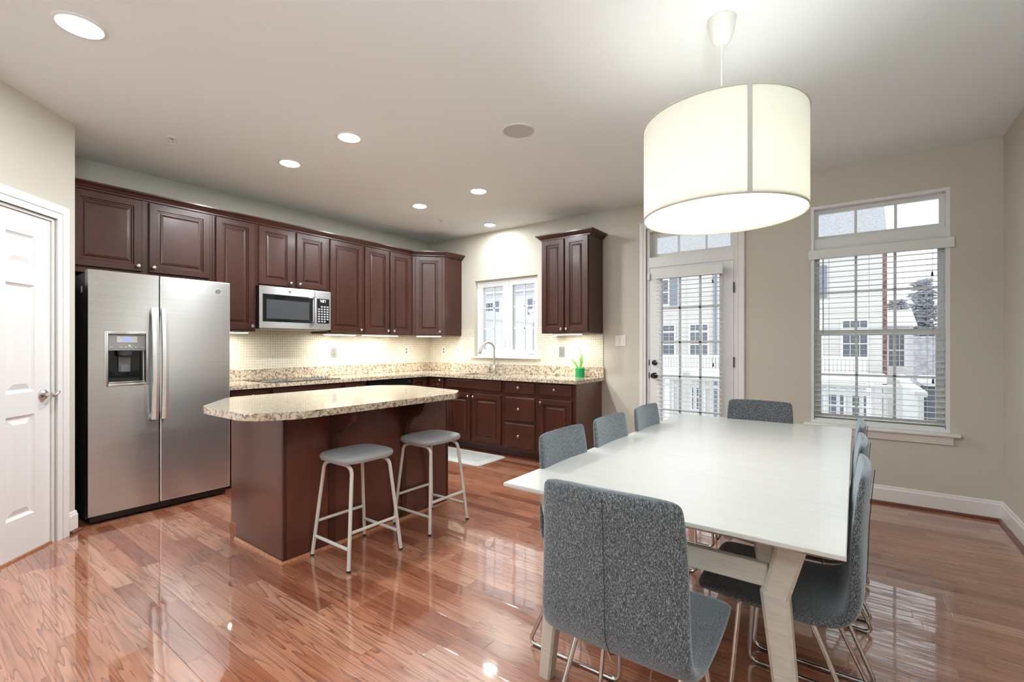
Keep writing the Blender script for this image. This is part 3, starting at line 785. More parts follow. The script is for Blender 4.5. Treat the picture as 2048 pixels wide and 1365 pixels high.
obj('badge', lathe(B(), [(.012, 0), (.012, .002), (0, .002)], 20, MA @ Matrix.Translation((-2.29, MX+.0222, 1.790)) @ R90, cap=False), M_NICKEL, md, True)

# ------------------------------------------------------------------ dishwasher
dw = thing('dishwasher', 'black dishwasher with glossy control strip under the counter', 'dishwasher', (.3, -1.2, 0))
obj('tub', box(B(), .03, .578, -1.517, -.887, .10, .8665), M_DARK, dw); obj('toe_panel', box(B(), .03, .52, -1.51, -.893, .0006, .0995), M_DARK, dw)
obj('door', box(B(), .579, .612, -1.512, -.892, .105, .735, .004), M_BLACKGLASS, dw)
ct = obj('control_strip', box(B(), .579, .622, -1.512, -.892, .742, .864, .008), M_BLACKGLASS, dw)
obj('latch_handle', tube(B(), [(.6225, -1.40+.02*k, .775-.018*math.sin(k*PI/17)) for k in range(18)], .007, 8), M_SIDE, dw, True)
obj('knob', lathe(B(), [(.013, 0), (.012, .014), (0, .014)], 16, MA @ Matrix.Translation((-.935, .6225, .83)) @ R90, cap=False), M_CHROME, dw, True)

# ------------------------------------------------------------------ under cabinet lights
def strip_light(label, M, u0, u1, o0, o1, z=ZB):
    c = M @ Vector(((u0+u1)/2, (o0+o1)/2, z))
    t = thing('under_cabinet_light', label, 'light', c, 'lit strip lights under the upper cabinets')
    obj('housing', box(B(), u0, u1, o0, o1, z-.012, z-.0006, M=M), M_PLATE, t)
    obj('lens', box(B(), u0+.01, u1-.01, o0+.006, o1-.006, z-.018, z-.0122, M=M), M_STRIP, t)
    l = bpy.data.lights.new('strip_glow', 'AREA'); l.shape = 'RECTANGLE'; l.size = (u1-u0)*.9; l.size_y = .04; l.energy = STRIP_W; l.color = (1, .95, .86)
    o = bpy.data.objects.new('strip_glow', l); COL.objects.link(o); o.parent = t
    rz = math.atan2(M[1][0], M[0][0]); o.location = (0, 0, -.02); o.rotation_euler = (0, 0, rz)
strip_light('lit strip under the upper cabinet beside the refrigerator', MA, -2.95, -2.62, .21, .27)
strip_light('lit strip under the upper cabinet just right of the microwave', MA, -1.82, -1.42, .21, .27)
strip_light('lit strip under the two door upper cabinet near the corner', MA, -1.32, -.80, .21, .27)
strip_light('lit strip under the angled corner upper cabinet', MD, .04, dl-.04, -.09, -.03)
strip_light('lit strip under the upper cabinet right of the sink window', MB_, 2.24, 2.58, .21, .27)

# ------------------------------------------------------------------ wall plates
def plate(name, label, M, u, z, w, h, kind, pm=M_PLATE, group='wall plates on the tile backsplash', o=.0085):
    t = thing(name, label, 'wall plate', M @ Vector((u, o, z)), group)
    obj('cover', box(B(), u-w/2, u+w/2, o, o+.006, z-h/2, z+h/2, .002, M=M), pm, t)
    if kind == 'duplex':
        for dz in (-.021, .021):
            obj('socket', lathe(B(), [(.016, 0), (.016, .002), (0, .002)], 16, M @ Matrix.Translation((u, o+.0062, z+dz)) @ R90, cap=False), M_OUTLET, t)
    elif kind == 'switch':
        obj('rocker', box(B(), u-.016, u+.016, o+.0062, o+.010, z-.033, z+.033, .001, M=M), M_OUTLET, t)
    elif kind == 'double':
        for du in (-.023, .023): obj('rocker', box(B(), u+du-.0165, u+du+.0165, o+.0062, o+.011, z-.033, z+.033, .002, M=M), M_PLATE, t)
    elif kind == 'jack':
        obj('socket', box(B(), u-.030, u-.012, o+.0062, o+.010, z+.005, z+.02, .001, M=M), M_OUTLET, t)
        obj('cord_stub', tube(B(), [M @ Vector(p) for p in ((u-.02, o+.010, z+.012), (u+.005, o+.02, z-.003), (u+.02, o+.0105, z-.012))], .004, 8), M_OUTLET, t)
plate('outlet', 'grey duplex outlet on the tile right of the cooktop', MA, -1.549, 1.176, .075, .118, 'duplex', M_STEELPLATE)
plate('outlet', 'grey duplex outlet on the left tile wall near the corner', MA, -.452, 1.186, .072, .112, 'duplex')
plate('outlet', 'grey duplex outlet on the window wall right of the corner', MB_, .292, 1.186, .072, .112, 'duplex')
plate('phone_jack', 'white square plate with small jack left of the sink window', MB_, .577, 1.190, .105, .112, 'jack')
plate('switch', 'grey plate with dark rocker on the tile above the potted plant', MB_, 2.201, 1.184, .075, .118, 'switch', M_STEELPLATE)
plate('light_switch', 'white double rocker light switch left of the patio door', MB_, 2.922, 1.306, .118, .118, 'double', group='light switches', o=.0006)

# ------------------------------------------------------------------ sink window (window_1)
def rect_frame(bm, u0, u1, z0, z1, w, o0, o1, M, bev=0):
    box(bm, u0, u0+w, o0, o1, z0, z1, bev, M=M); box(bm, u1-w, u1, o0, o1, z0, z1, bev, M=M)
    box(bm, u0+w, u1-w, o0, o1, z0, z0+w, bev, M=M); box(bm, u0+w, u1-w, o0, o1, z1-w, z1, bev, M=M); return bm
w1 = thing('window_1', 'white twin casement window above the kitchen sink', 'window', (1.356, 0, 1.112)); w1['kind'] = 'structure'
bm = rect_frame(B(), W1[0]+.001, W1[1]-.001, W1[2]+.001, W1[3]-.001, .034, -.155, -.055, MB_); box(bm, 1.332, 1.380, -.155, -.055, W1[2]+.03, W1[3]-.03, M=MB_)
obj('frame', bm, M_PVC, w1)
for (a, b) in ((.893, 1.331), (1.381, 1.819)):
    z0, z1 = W1[2]+.036, W1[3]-.036
    bm = rect_frame(B(), a, b, z0, z1, .052, -.13, -.062, MB_)
    mu = (a+b)/2
    box(bm, mu-.008, mu+.008, -.105, -.092, z0+.05, z1-.05, M=MB_)
    for k in (1, 2):
        zz = z0+.05 + (z1-z0-.1)*k/3; box(bm, a+.05, b-.05, -.105, -.092, zz-.008, zz+.008, M=MB_)
    sa = obj('sash', bm, M_PVC, w1)
    obj('pane', box(B(), a+.05, b-.05, -.100, -.097, z0+.05, z1-.05, M=MB_), M_GLASS, sa)
for u in (.99, 1.72): obj('crank', box(B(), u-.045, u+.045, -.060, -.042, W1[2]+.036, W1[2]+.052, .004, M=MB_), M_PVC, w1)
for u in (1.315, 1.397): obj('latch', box(B(), u-.008, u+.008, -.061, -.050, 1.24, 1.33, .003, M=MB_), M_PVC, w1)
obj('sill', box(B(), .80, 1.905, -.054, .045, 1.088, 1.1115, .008, M=MB_), M_TRIM, w1, True)

# ------------------------------------------------------------------ patio door (door_1) with transom
d1 = thing('door_1', 'white patio door with glass and a transom window above', 'door', (3.64, 0, 0)); d1['kind'] = 'structure'
bm = B()
for a, b, th in ((.0, .068, .014), (.03, .064, .020), (0, .014, .018)):
    box(bm, D1[0]-b, D1[0]-a, .0006, th, 0, D1[3]+b, M=MB_); box(bm, D1[1]+a, D1[1]+b, .0006, th, 0, D1[3]+b, M=MB_); box(bm, D1[0]-a, D1[1]+a, .0006, th, D1[3]+a, D1[3]+b, M=MB_)
obj('casing', bm, M_TRIM, d1)
bm = B()
box(bm, D1[0], D1[0]+.030, -.155, -.004, 0, D1[3], M=MB_); box(bm, D1[1]-.026, D1[1], -.155, -.004, 0, D1[3], M=MB_); box(bm, D1[0]+.03, D1[1]-.026, -.155, -.004, D1[3]-.03, D1[3], M=MB_)
box(bm, D1[0]+.03, D1[1]-.026, -.155, -.002, 2.058, 2.162, M=MB_)
obj('jamb', bm, M_TRIM, d1)
TR = (D1[0]+.031, D1[1]-.027, 2.163, D1[3]-.031)
bm = rect_frame(B(), *TR, .045, -.14, -.09, MB_)
for k in (1, 2):
    u = TR[0]+(TR[1]-TR[0])*k/3; box(bm, u-.009, u+.009, -.125, -.105, TR[2]+.04, TR[3]-.04, M=MB_)
t = obj('transom', bm, M_PVC, d1); obj('pane', box(B(), TR[0]+.04, TR[1]-.04, -.117, -.113, TR[2]+.04, TR[3]-.04, M=MB_), M_GLASS, t)
SL = (3.238, 4.037, .012, 2.050); GL = (3.345, 3.930, .26, 1.975)
bm = cells(B(), *SL, -.050, -.006, [GL], MB_)
rect_frame(bm, GL[0]-.012, GL[1]+.012, GL[2]-.012, GL[3]+.012, .028, -.056, -.001, MB_)
for k in (1, 2):
    u = GL[0]+(GL[1]-GL[0])*k/3; box(bm, u-.010, u+.010, -.038, -.018, GL[2], GL[3], M=MB_)
for k in range(1, 5):
    z = GL[2]+(GL[3]-GL[2])*k/5; box(bm, GL[0], GL[1], -.038, -.018, z-.010, z+.010, M=MB_)
lf = obj('leaf', bm, M_DOOR, d1)
obj('pane', box(B(), GL[0]+.005, GL[1]-.005, -.031, -.027, GL[2]+.005, GL[3]-.005, M=MB_), M_GLASS, lf)
for z, r in ((1.077, .028), (.945, .031)):
    bm = lathe(B(), [(r, 0), (r, .008), (r*.8, .014), (.012, .016), (.011, .032), (r*.75, .038), (r*.86, .052), (r*.6, .064), (0, .066)] if z < 1 else [(r, 0), (r, .010), (r*.8, .018), (0, .018)], 22, MB_ @ Matrix.Translation((3.290, -.0055, z)) @ R90, cap=False)
    if z > 1: box(bm, 3.284, 3.296, .0125, .030, z-.018, z+.018, .002, M=MB_)
    obj('knob' if z < 1 else 'deadbolt', bm, M_BRONZE, lf, True, 'dark round door knob' if z < 1 else 'dark round deadbolt with thumb turn')
for z in (1.797, 1.097, .30): obj('hinge', box(B(), 4.036, 4.046, -.004, .008, z-.05, z+.05, .002, M=MB_), M_BRONZE, d1)
for z in (1.077, .945): obj('strike_plate', box(B(), 3.229, 3.2365, -.0035, .001, z-.03, z+.03, M=MB_), M_BRONZE, d1)
obj('door_sensor', box(B(), 3.218, 3.246, .0005, .016, 1.93, 2.0, .004, M=MB_), M_PLATE, d1)

# ------------------------------------------------------------------ large window (window_2)
w2 = thing('window_2', 'large white double hung window with a transom on top', 'window', (5.086, 0, .597)); w2['kind'] = 'structure'
bm = rect_frame(B(), W2[0]+.001, W2[1]-.001, W2[2]+.001, W2[3]-.001, .024, -.158, -.002, MB_)
rect_frame(bm, W2[0]+.02, W2[1]-.02, W2[2]+.02, W2[3]-.02, .026, -.155, -.085, MB_)
box(bm, W2[0]+.02, W2[1]-.02, -.155, -.03, 2.07, 2.160, M=MB_)
fm = obj('frame', bm, M_PVC, w2)
def sash(u0, u1, z0, z1, w, o0, o1, nu, nz):
    bm = rect_frame(B(), u0, u1, z0, z1, w, o0, o1, MB_)
    for k in range(1, nu):
        u = u0+w+(u1-u0-2*w)*k/nu; box(bm, u-.0095, u+.0095, (o0+o1)/2-.008, (o0+o1)/2+.008, z0+w, z1-w, M=MB_)
    for k in range(1, nz):
        z = z0+w+(z1-z0-2*w)*k/nz; box(bm, u0+w, u1-w, (o0+o1)/2-.008, (o0+o1)/2+.008, z-.0095, z+.0095, M=MB_)
    return bm
t = obj('transom', sash(4.669, 5.503, 2.162, 2.414, .030, -.120, -.090, 3, 1), M_PVC, w2)
obj('pane', box(B(), 4.695, 5.477, -.106, -.103, 2.19, 2.388, M=MB_), M_GLASS, t)
t = obj('upper_sash', sash(4.670, 5.502, 1.345, 2.069, .034, -.150, -.125, 3, 2), M_PVC, w2)
obj('pane', box(B(), 4.70, 5.47, -.139, -.136, 1.375, 2.04, M=MB_), M_GLASS, t)
t = obj('lower_sash', sash(4.670, 5.502, .622, 1.385, .048, -.120, -.090, 3, 2), M_PVC, w2)
obj('pane', box(B(), 4.71, 5.46, -.106, -.103, .66, 1.345, M=MB_), M_GLASS, t)
bm = box(B(), 4.598, 5.580, -.001, .048, .571, .596, .007, M=MB_); box(bm, W2[0]+.025, W2[1]-.025, -.085, .01, .571, .5965, M=MB_)
obj('sill', bm, M_TRIM, w2, True)
bm = prism(B(), [(0, 0), (.014, 0), (.030, .06), (0, .06)], 4.64, 5.54)
bmesh.ops.transform(bm, matrix=Matrix(((0, 0, 1, 0), (-1, 0, 0, -.0008), (0, 1, 0, .510), (0, 0, 0, 1))), verts=bm.verts[:])
obj('apron', bm, M_TRIM, w2)

# ------------------------------------------------------------------ blinds
def blind(label, u0, u1, ztop, zbot, o_mid, val, wand_u, cord_u, tassels, n, hr):
    t = thing('window_blind', label, 'blind', MB_ @ Vector(((u0+u1)/2, o_mid, zbot)), 'white slatted blinds')
    obj('valance', box(B(), val[0], val[1], val[4], val[5], val[2], val[3], .003, M=MB_), M_BLIND, t)
    obj('headrail', box(B(), u0+.004, u1-.004, o_mid-.024, min(o_mid+.024, val[4]-.001), ztop-.002, ztop+hr, M=MB_), M_CORD, t)
    bm = B()
    for k in range(n):
        z = zbot+.02 + (ztop-.035-zbot-.02)*k/(n-1)
        pr = [(-.0245, z-.0012), (0, z+.0004), (.0245, z-.0012), (.0245, z+.0008), (0, z+.0028), (-.0245, z+.0008)]
        a = [bm.verts.new(MB_ @ Vector((u0, o_mid+o, zz))) for o, zz in pr]; b = [bm.verts.new(MB_ @ Vector((u1, o_mid+o, zz))) for o, zz in pr]
        bm.faces.new(a); bm.faces.new(b)
        for i in range(6): bm.faces.new((a[i], a[(i+1) % 6], b[(i+1) % 6], b[i]))
    obj('slats', bm, M_BLIND, t)
    obj('bottom_rail', box(B(), u0, u1, o_mid-.025, o_mid+.025, zbot-.016, zbot+.004, .003, M=MB_), M_BLIND, t)
    for u in cord_u:
        bm = B()
        for o in (-.026, .026): tube(bm, [MB_ @ Vector((u, o_mid+o, zbot)), MB_ @ Vector((u, o_mid+o, ztop))], .0009, 5)
        obj('ladder_cord', bm, M_BLIND, t)
    of = o_mid+.034
    obj('wand', tube(B(), [MB_ @ Vector((wand_u, of, ztop)), MB_ @ Vector((wand_u, of, ztop-(ztop-zbot)*.47))], .004, 8), M_CORD, t, True)
    for u, z in tassels:
        c = obj('pull_cord', tube(B(), [MB_ @ Vector((u, of, ztop)), MB_ @ Vector((u, of, z))], .0011, 5), M_CORD, t)
        obj('tassel', lathe(B(), [(.002, z+.016), (.006, z+.008), (.008, z-.016), (.005, z-.022), (0, z-.022)], 10, Matrix.Translation((u, -of, 0)), cap=False), M_TASSEL, c, True, 'dark tassel at the cord end')
blind('white slatted blind in the large window behind the table', 4.674, 5.498, 1.995, .632, -.040, (4.630, 5.548, 1.985, 2.062, .002, .016), 4.735, (4.775, 5.045, 5.40), ((5.425, 1.80), (5.430, .985)), 31, .05)
blind('white slatted blind hung on the glass patio door', 3.318, 3.945, 1.930, .30, .0395, (3.288, 3.962, 1.925, 2.020, .068, .080), 3.395, (3.46, 3.62, 3.86), ((3.872, 1.865), (3.876, 1.075)), 38, .04)

# ------------------------------------------------------------------ ceiling fixtures
def downlight(label, x, y, r=.088, power=1.0):
    t = thing('recessed_light', label, 'ceiling light', (x, y, H), 'lit recessed ceiling lights')
    T = Matrix.Translation((x, y, H))
    obj('trim_ring', lathe(B(), [(r, -.0006), (r, -.005), (r*.86, -.009), (r*.80, -.006), (r*.80, -.0006)], 36, T, cap=False), M_TRIM, t, True)
    obj('lens', lathe(B(), [(0, -.019), (r*.40, -.0175), (r*.66, -.0125), (r*.79, -.0058), (r*.79, -.0030), (0, -.0030)], 36, T, cap=False), M_RECESS, t, True)
    l = bpy.data.lights.new('downlight_glow', 'AREA'); l.shape = 'DISK'; l.size = .14; l.energy = LAMP_W*power; l.color = (.94, .98, 1)
    o = bpy.data.objects.new('downlight_glow', l); COL.objects.link(o); o.parent = t; o.location = (0, 0, -.024)
downlight('round lit ceiling light over the pantry door corner, nearest of all', 2.050, -4.180, .1, .6)
downlight('round lit ceiling light above the near end of the island', 2.048, -2.745)
downlight('round lit ceiling light in front of the microwave cabinet', 1.246, -2.747)
downlight('round lit ceiling light above the far end of the island', 2.038, -1.316)
downlight('round lit ceiling light near the corner upper cabinets', 1.230, -1.325, .085)
downlight('round lit ceiling light close to the wall over the sink window', 1.342, -.285, .08, .40)
for (x, y) in ((2.05, -5.6),):  # one more downlight, added out of view to brighten the room
    downlight('unseen ceiling light added behind the viewer for brightness', x, y, power=1.0)
t = thing('ceiling_speaker', 'round grey speaker grille flush in the ceiling', 'speaker', (3.074, -2.106, H))
T = Matrix.Translation((3.074, -2.106, H))
obj('rim', lathe(B(), [(.118, -.0006), (.118, -.005), (.108, -.007), (.105, -.0006)], 40, T, cap=False), M_TRIM, t, True)
obj('grille', lathe(B(), [(0, -.004), (.104, -.004), (.104, -.001), (0, -.001)], 40, T, cap=False), M_SPEAKER, t)
def sprinkler(label, x, y):
    t = thing('sprinkler', label, 'sprinkler', (x, y, H), 'ceiling fire sprinklers')
    T = Matrix.Translation((x, y, H))
    obj('escutcheon', lathe(B(), [(.030, -.0006), (.028, -.006), (.010, -.008), (0, -.008)], 24, T, cap=False), M_TRIM, t, True)
    bm = lathe(B(), [(.008, -.008), (.008, -.020), (.0, -.020)], 12, T, cap=False)
    for sx in (-1, 1): tube(bm, [(x+sx*.008, y, H-.018), (x+sx*.014, y, H-.032), (x+sx*.003, y, H-.046)], .0028, 6)
    obj('frame', bm, M_NICKEL, t, True)
    obj('deflector', lathe(B(), [(0, -.050), (.017, -.050), (.017, -.047), (0, -.046)], 16, T, cap=False), M_TRIM, t, True)
sprinkler('small fire sprinkler on the ceiling in front of the refrigerator', 1.021, -3.489)
sprinkler('small fire sprinkler on the ceiling near the far kitchen corner', 1.012, -.791)

# ------------------------------------------------------------------ pendant lamp
LX, LY = 4.462, -2.453
pn = thing('pendant_lamp', 'large cream fabric drum pendant lamp over the dining table', 'pendant lamp', (LX, LY, H))
T = Matrix.Translation((LX, LY, H))
obj('canopy', lathe(B(), [(.060, -.0006), (.061, -.012), (.054, -.060), (.040, -.100), (.022, -.112), (.009, -.114), (.007, -.130), (0, -.130)], 32, T, cap=False), M_PLATE, pn, True)
obj('cord', tube(B(), [(LX, LY, H-.13), (LX, LY, 2.20)], .0035, 8), M_PLATE, pn)
ZS0, ZS1, RS = 1.838, 2.262, .342
sh = obj('lamp_shade', lathe(B(), [(RS, ZS0), (RS, ZS1), (RS-.003, ZS1), (RS-.003, ZS0), (RS, ZS0)], 96, Matrix.Translation((LX, LY, 0)), cap=False), M_SHADE, pn, True)
M_PIPING = simple('shade_piping', (.52, .50, .42), .8)
for z in (ZS0+.002, ZS1-.002): obj('rim', tube(B(), [(LX+(RS+.0005)*math.cos(2*PI*k/96), LY+(RS+.0005)*math.sin(2*PI*k/96), z) for k in range(96)], .0042, 8, True), M_PIPING, sh, True)
sa = math.radians(-61)
bm = box(B(), RS+.0008, RS+.0035, -.009, .009, ZS0+.001, ZS1-.001, M=Matrix.Translation((LX, LY, 0)) @ Matrix.Rotation(sa, 4, 'Z')); obj('seam_tape', bm, simple('shade_seam', (.50, .49, .44), .8), sh)
obj('diffuser', lathe(B(), [(0, ZS0+.012), (RS-.005, ZS0+.012), (RS-.005, ZS0+.015), (0, ZS0+.015)], 64, Matrix.Translation((LX, LY, 0)), cap=False), M_DIFF, pn)
bm = B()
for k in range(3):
    a = k*2*PI/3; tube(bm, [(LX, LY, 2.20), (LX+(RS-.004)*math.cos(a), LY+(RS-.004)*math.sin(a), ZS1-.02)], .003, 6)
lathe(bm, [(.02, 2.215), (.02, 2.13), (0, 2.13)], 14, Matrix.Translation((LX, LY, 0)))
obj('spider_frame', bm, M_WHITEMETAL, pn, True)
obj('bulb', lathe(B(), [(.012, 2.129), (.014, 2.11), (.030, 2.075), (.030, 2.05), (.018, 2.03), (0, 2.025)], 18, Matrix.Translation((LX, LY, 0)), cap=False), emis('lit_bulb', (1, .97, .9), 6), pn, True)
l = bpy.data.lights.new('diffuser_glow', 'AREA'); l.shape = 'DISK'; l.size = RS*1.8; l.energy = DIFFUSER_W; l.color = (.95, .985, 1)
o = bpy.data.objects.new('diffuser_glow', l); COL.objects.link(o); o.parent = pn; o.location = (0, 0, ZS0+.006-H)
l = bpy.data.lights.new('pendant_glow', 'POINT'); l.energy = BULB_W; l.shadow_soft_size = .06; l.color = (1, .985, .95)
o = bpy.data.objects.new('pendant_glow', l); COL.objects.link(o); o.parent = pn; o.location = (0, 0, 1.97-H)

# ------------------------------------------------------------------ island
isl = thing('island_cabinet', 'dark cherry kitchen island base with curved brackets under its counter', 'cabinet', (2.0, -2.7, 0))
IX0, IX1, IY0, IY1, IZ = 1.662, 2.33, -3.370, -2.032, .868
bm = box(B(), IX0, IX1-.012, IY0+.012, IY1, .105, IZ); box(bm, IX0+.075, IX1-.012, IY0+.012, IY1, .0005, .106)
obj('carcass', bm, M_CAB, isl)
bm = box(B(), IX0+.01, IX1-.022, IY0+.002, IY0+.0116, .105, IZ); box(bm, IX0+.078, IX1-.022, IY0+.002, IY0+.0116, .0006, .105)
obj('end_panel', bm, M_CAB_LIT, isl)
bm = B()
for a, b in ((IY0+.024, -3.085), (-3.035, -2.512), (-2.462, IY1-.022)): box(bm, IX1-.0115, IX1-.003, a, b, .0006, IZ)
obj('back_panel', bm, M_CAB_LIT, isl)
for y in (-3.060, -2.487): obj('pilaster', box(B(), IX1-.0115, IX1+.003, y-.024, y+.024, .0006, IZ, .002), M_CAB, isl)
for (x0, x1, y0, y1) in ((IX1-.022, IX1, IY0, IY0+.023), (IX1-.0115, IX1, IY1-.021, IY1+.0005)): obj('corner_post', box(B(), x0, x1, y0, y1, .0006, IZ, .002), M_CAB, isl)
for (y0, y1) in ((IY0+.04, -2.72), (-2.70, IY1-.03)):
    obj('door', ringbox(B(), -y1, -y0, .14, .84, [(i, t) for i, t in DOOR], frame_mat((0, -1), (-1, 0), (IX0-.0006, 0, 0))), M_CAB, isl)
prof = [(0, .575), (.022, .575), (.030, .62), (.040, .67), (.062, .71), (.10, .742), (.15, .757), (.19, .775), (.215, .80), (.225, .83), (.235, .845), (.235, IZ-.002), (0, IZ-.002)]
for y in (-3.060, -2.487):
    bm = prism(B(), prof, y-.019, y+.019, Matrix(((1, 0, 0, IX1+.0034), (0, 0, 1, 0), (0, 1, 0, 0), (0, 0, 0, 1))))
    cb = obj('bracket', bm, M_CAB, isl)
    obj('support_plate', box(B(), IX1+.20, IX1+.27, y-.03, y+.03, IZ-.0017, IZ-.0003), M_STEELPLATE, cb)
obj('base_moulding', moulding(B(), [(IX0+.077, IY0+.0015), (IX1+.0005, IY0-.0005), (IX1+.0035, IY1)], [(.0005, .0008), (.016, .0008), (.014, .010), (.006, .018), (.0005, .020)], 1), M_OAKTRIM, isl, label='pale oak shoe moulding')
# island worktop
def chamfer_poly(pts, rad):
    out = []
    n = len(pts)
    for i in range(n):
        p = Vector(pts[i]); a = Vector(pts[i-1]); b = Vector(pts[(i+1) % n])
        da = (a-p).normalized(); db = (b-p).normalized()
        for k in range(5):
            t = k/4; p0 = p+da*rad; p1 = p+db*rad
            q = p0*(1-t)**2 + p*2*t*(1-t) + p1*t*t; out.append((q.x, q.y))
    return out
poly = chamfer_poly([(1.60, -3.36), (1.985, -3.655), (2.50, -3.655), (2.640, -3.44), (2.640, -2.27), (2.50, -2.085), (1.83, -1.99), (1.60, -2.17)], .045)
bm = prism(B(), poly, IZ+.001, .908)
es = [e for e in bm.edges if abs(e.verts[0].co.z-e.verts[1].co.z) < 1e-5]
bmesh.ops.bevel(bm, geom=es, offset=.007, segments=3, affect='EDGES', profile=.5)
o = obj('island_countertop', bm, M_GRANITE, None); tag(o, 'beige speckled granite slab with cut corners on the kitchen island', 'countertop'); origin_to(o, (2.1, -2.8, IZ+.001))

# ------------------------------------------------------------------ bar stools
def superellipse(a, b, n, k=48):
    return [(a*math.copysign(abs(math.cos(t))**(2/n), math.cos(t)), b*math.copysign(abs(math.sin(t))**(2/n), math.sin(t))) for t in (2*PI*i/k for i in range(k))]
def copy_tree(o, parent=None):
    c = o.copy(); COL.objects.link(c)
    if parent is not None: c.parent = parent
    for ch in list(o.children):
        copy_tree(ch, c)
    return c
st = thing('bar_stool', 'grey seat white legged bar stool, the one nearer the viewer', 'stool', (0, 0, 0), 'bar stools at the island')
bm = B(); rings = []
for s, z in ((.90, .578), (.97, .582), (1.0, .594), (1.0, .603), (.975, .613), (.90, .620), (.72, .6245), (.4, .6265), (.05, .627)):
    rings.append([bm.verts.new((x*s, y*s, z)) for x, y in superellipse(.165, .190, 3.8)])
for a, b in zip(rings, rings[1:]):
    for i in range(48): bm.faces.new((a[i], a[(i+1) % 48], b[(i+1) % 48], b[i]))
bm.faces.new(rings[0]); bm.faces.new(rings[-1])
obj('seat', bm, M_VINYLSEAT, st, True)
tr, fr_ = .0105, .181
def lp(sx, sy, z):
    t = (z-.0)/.545; return Vector((sx*(fr_-.045*t), sy*(.184-.052*t), z))
for sy in (-1, 1):
    for sx in (-1, 1):
        pts = round_path([lp(sx, sy, .006), lp(sx, sy, .545), Vector((sx*.09, sy*.128, .5665)), Vector((0, sy*.128, .5665))], .05, 6)
        lg = obj('leg', tube(B(), pts, tr, 12), M_WHITEMETAL, st, True)
        obj('foot_cap', tube(B(), [lp(sx, sy, .0006), lp(sx, sy, .012)], .0118, 12), M_DARK, lg, True)
for (a, b, z) in (((-1, -1), (1, -1), .118), ((-1, 1), (1, 1), .118), ((-1, -1), (-1, 1), .205), ((1, -1), (1, 1), .205)):
    p, q = lp(*a, z), lp(*b, z); d = (q-p).normalized()*.0108
    obj('stretcher', tube(B(), [p+d, q-d], .0095, 10), M_WHITEMETAL, st, True)
for sx in (-1, 1): obj('seat_rail', box(B(), sx*.07-.012, sx*.07+.012, -.12, .12, .5665, .5775), M_WHITEMETAL, st)
st.location = (2.530, -3.020, 0)
s2 = copy_tree(st); s2.location = (2.522, -2.405, 0); s2['label'] = 'grey seat white legged bar stool, farther along the island beside the floor mat'

# ------------------------------------------------------------------ floor mat
mt = thing('floor_mat', 'grey cushioned kitchen mat on the floor before the sink', 'mat', (1.33, -.80, 0))
def rrect(x0, x1, y0, y1, r, n=6):
    pts = []
    for cx, cy, a0 in ((x1-r, y1-r, 0), (x0+r, y1-r, PI/2), (x0+r, y0+r, PI), (x1-r, y0+r, 1.5*PI)):
        for k in range(n+1): a = a0+k*PI/2/n; pts.append((cx+r*math.cos(a), cy+r*math.sin(a)))
    return pts
bm = B(); rings = []
for ins, z in ((0, .0006), (.001, .004), (.03, .016), (.055, .0175), (.060, .0155), (.066, .0155), (.070, .0175)):
    rings.append([bm.verts.new((x, y, z)) for x, y in rrect(.86+ins, 1.81-ins, -1.055+ins, -.555-ins, .05-min(ins, .03))])
for a, b in zip(rings, rings[1:]):
    n = len(a)
    for i in range(n): bm.faces.new((a[i], a[(i+1) % n], b[(i+1) % n], b[i]))
bm.faces.new(rings[0]); bm.faces.new(rings[-1])
obj('pad', bm, M_MAT, mt, True)
obj('weave_panel', prism(B(), rrect(.955, 1.715, -.960, -.650, .02), .0178, .0186), M_MATIN, mt)

# ------------------------------------------------------------------ dining table
TX0, TX1, TY0, TY1, TZ = 3.902, 4.938, -3.362, -1.178, .742
tb = thing('dining_table', 'long whitewashed wooden dining table with forked legs', 'table', (4.42, -2.27, 0))
def table_leaf(y0, y1, c0, c1):
    bm = B()
    t, m, b_ = TZ, TZ-.012, TZ-.030
    def ring(ix, a, b, z): return [bm.verts.new(p) for p in ((TX0+ix, y0+a, z), (TX1-ix, y0+a, z), (TX1-ix, y1-b, z), (TX0+ix, y1-b, z))]
    R = [ring(.035, .035 if c0 else 0, .035 if c1 else 0, b_), ring(.0, 0, 0, m), ring(0, 0, 0, t-.002), ring(.002, .001, .001, t)]
    bm.faces.new(R[0]); bm.faces.new(R[-1])
    for a, b in zip(R, R[1:]):
        for i in range(4): bm.faces.new((a[i], a[(i+1) % 4], b[(i+1) % 4], b[i]))
    return bm
for y0, y1, a, b in ((TY0, -2.570, 1, 0), (-2.5695, -1.9705, 0, 0), (-1.970, TY1, 0, 1)): obj('tabletop', table_leaf(y0, y1, a, b), M_TABLE, tb)
def bar(bm, p, q, w, d, up=Vector((0, 1, 0)), w2=None, d2=None, bev=.3):
    """octagonal bar from p to q: w across, d along up"""
    p, q = Vector(p), Vector(q); t = (q-p).normalized(); u = (up - t*up.dot(t)).normalized(); v = t.cross(u)
    w2 = w2 or w; d2 = d2 or d; R = []
    for c, ww, dd in ((p, w, d), (q, w2, d2)):
        k = bev*min(ww, dd)/2; a, b = ww/2, dd/2
        R.append([bm.verts.new(c + v*x + u*y) for x, y in ((-a+k, -b), (a-k, -b), (a, -b+k), (a, b-k), (a-k, b), (-a+k, b), (-a, b-k), (-a, -b+k))])
    for i in range(8): bm.faces.new((R[0][i], R[0][(i+1) % 8], R[1][(i+1) % 8], R[1][i]))
    bm.faces.new(R[0]); bm.faces.new(R[1]); return bm
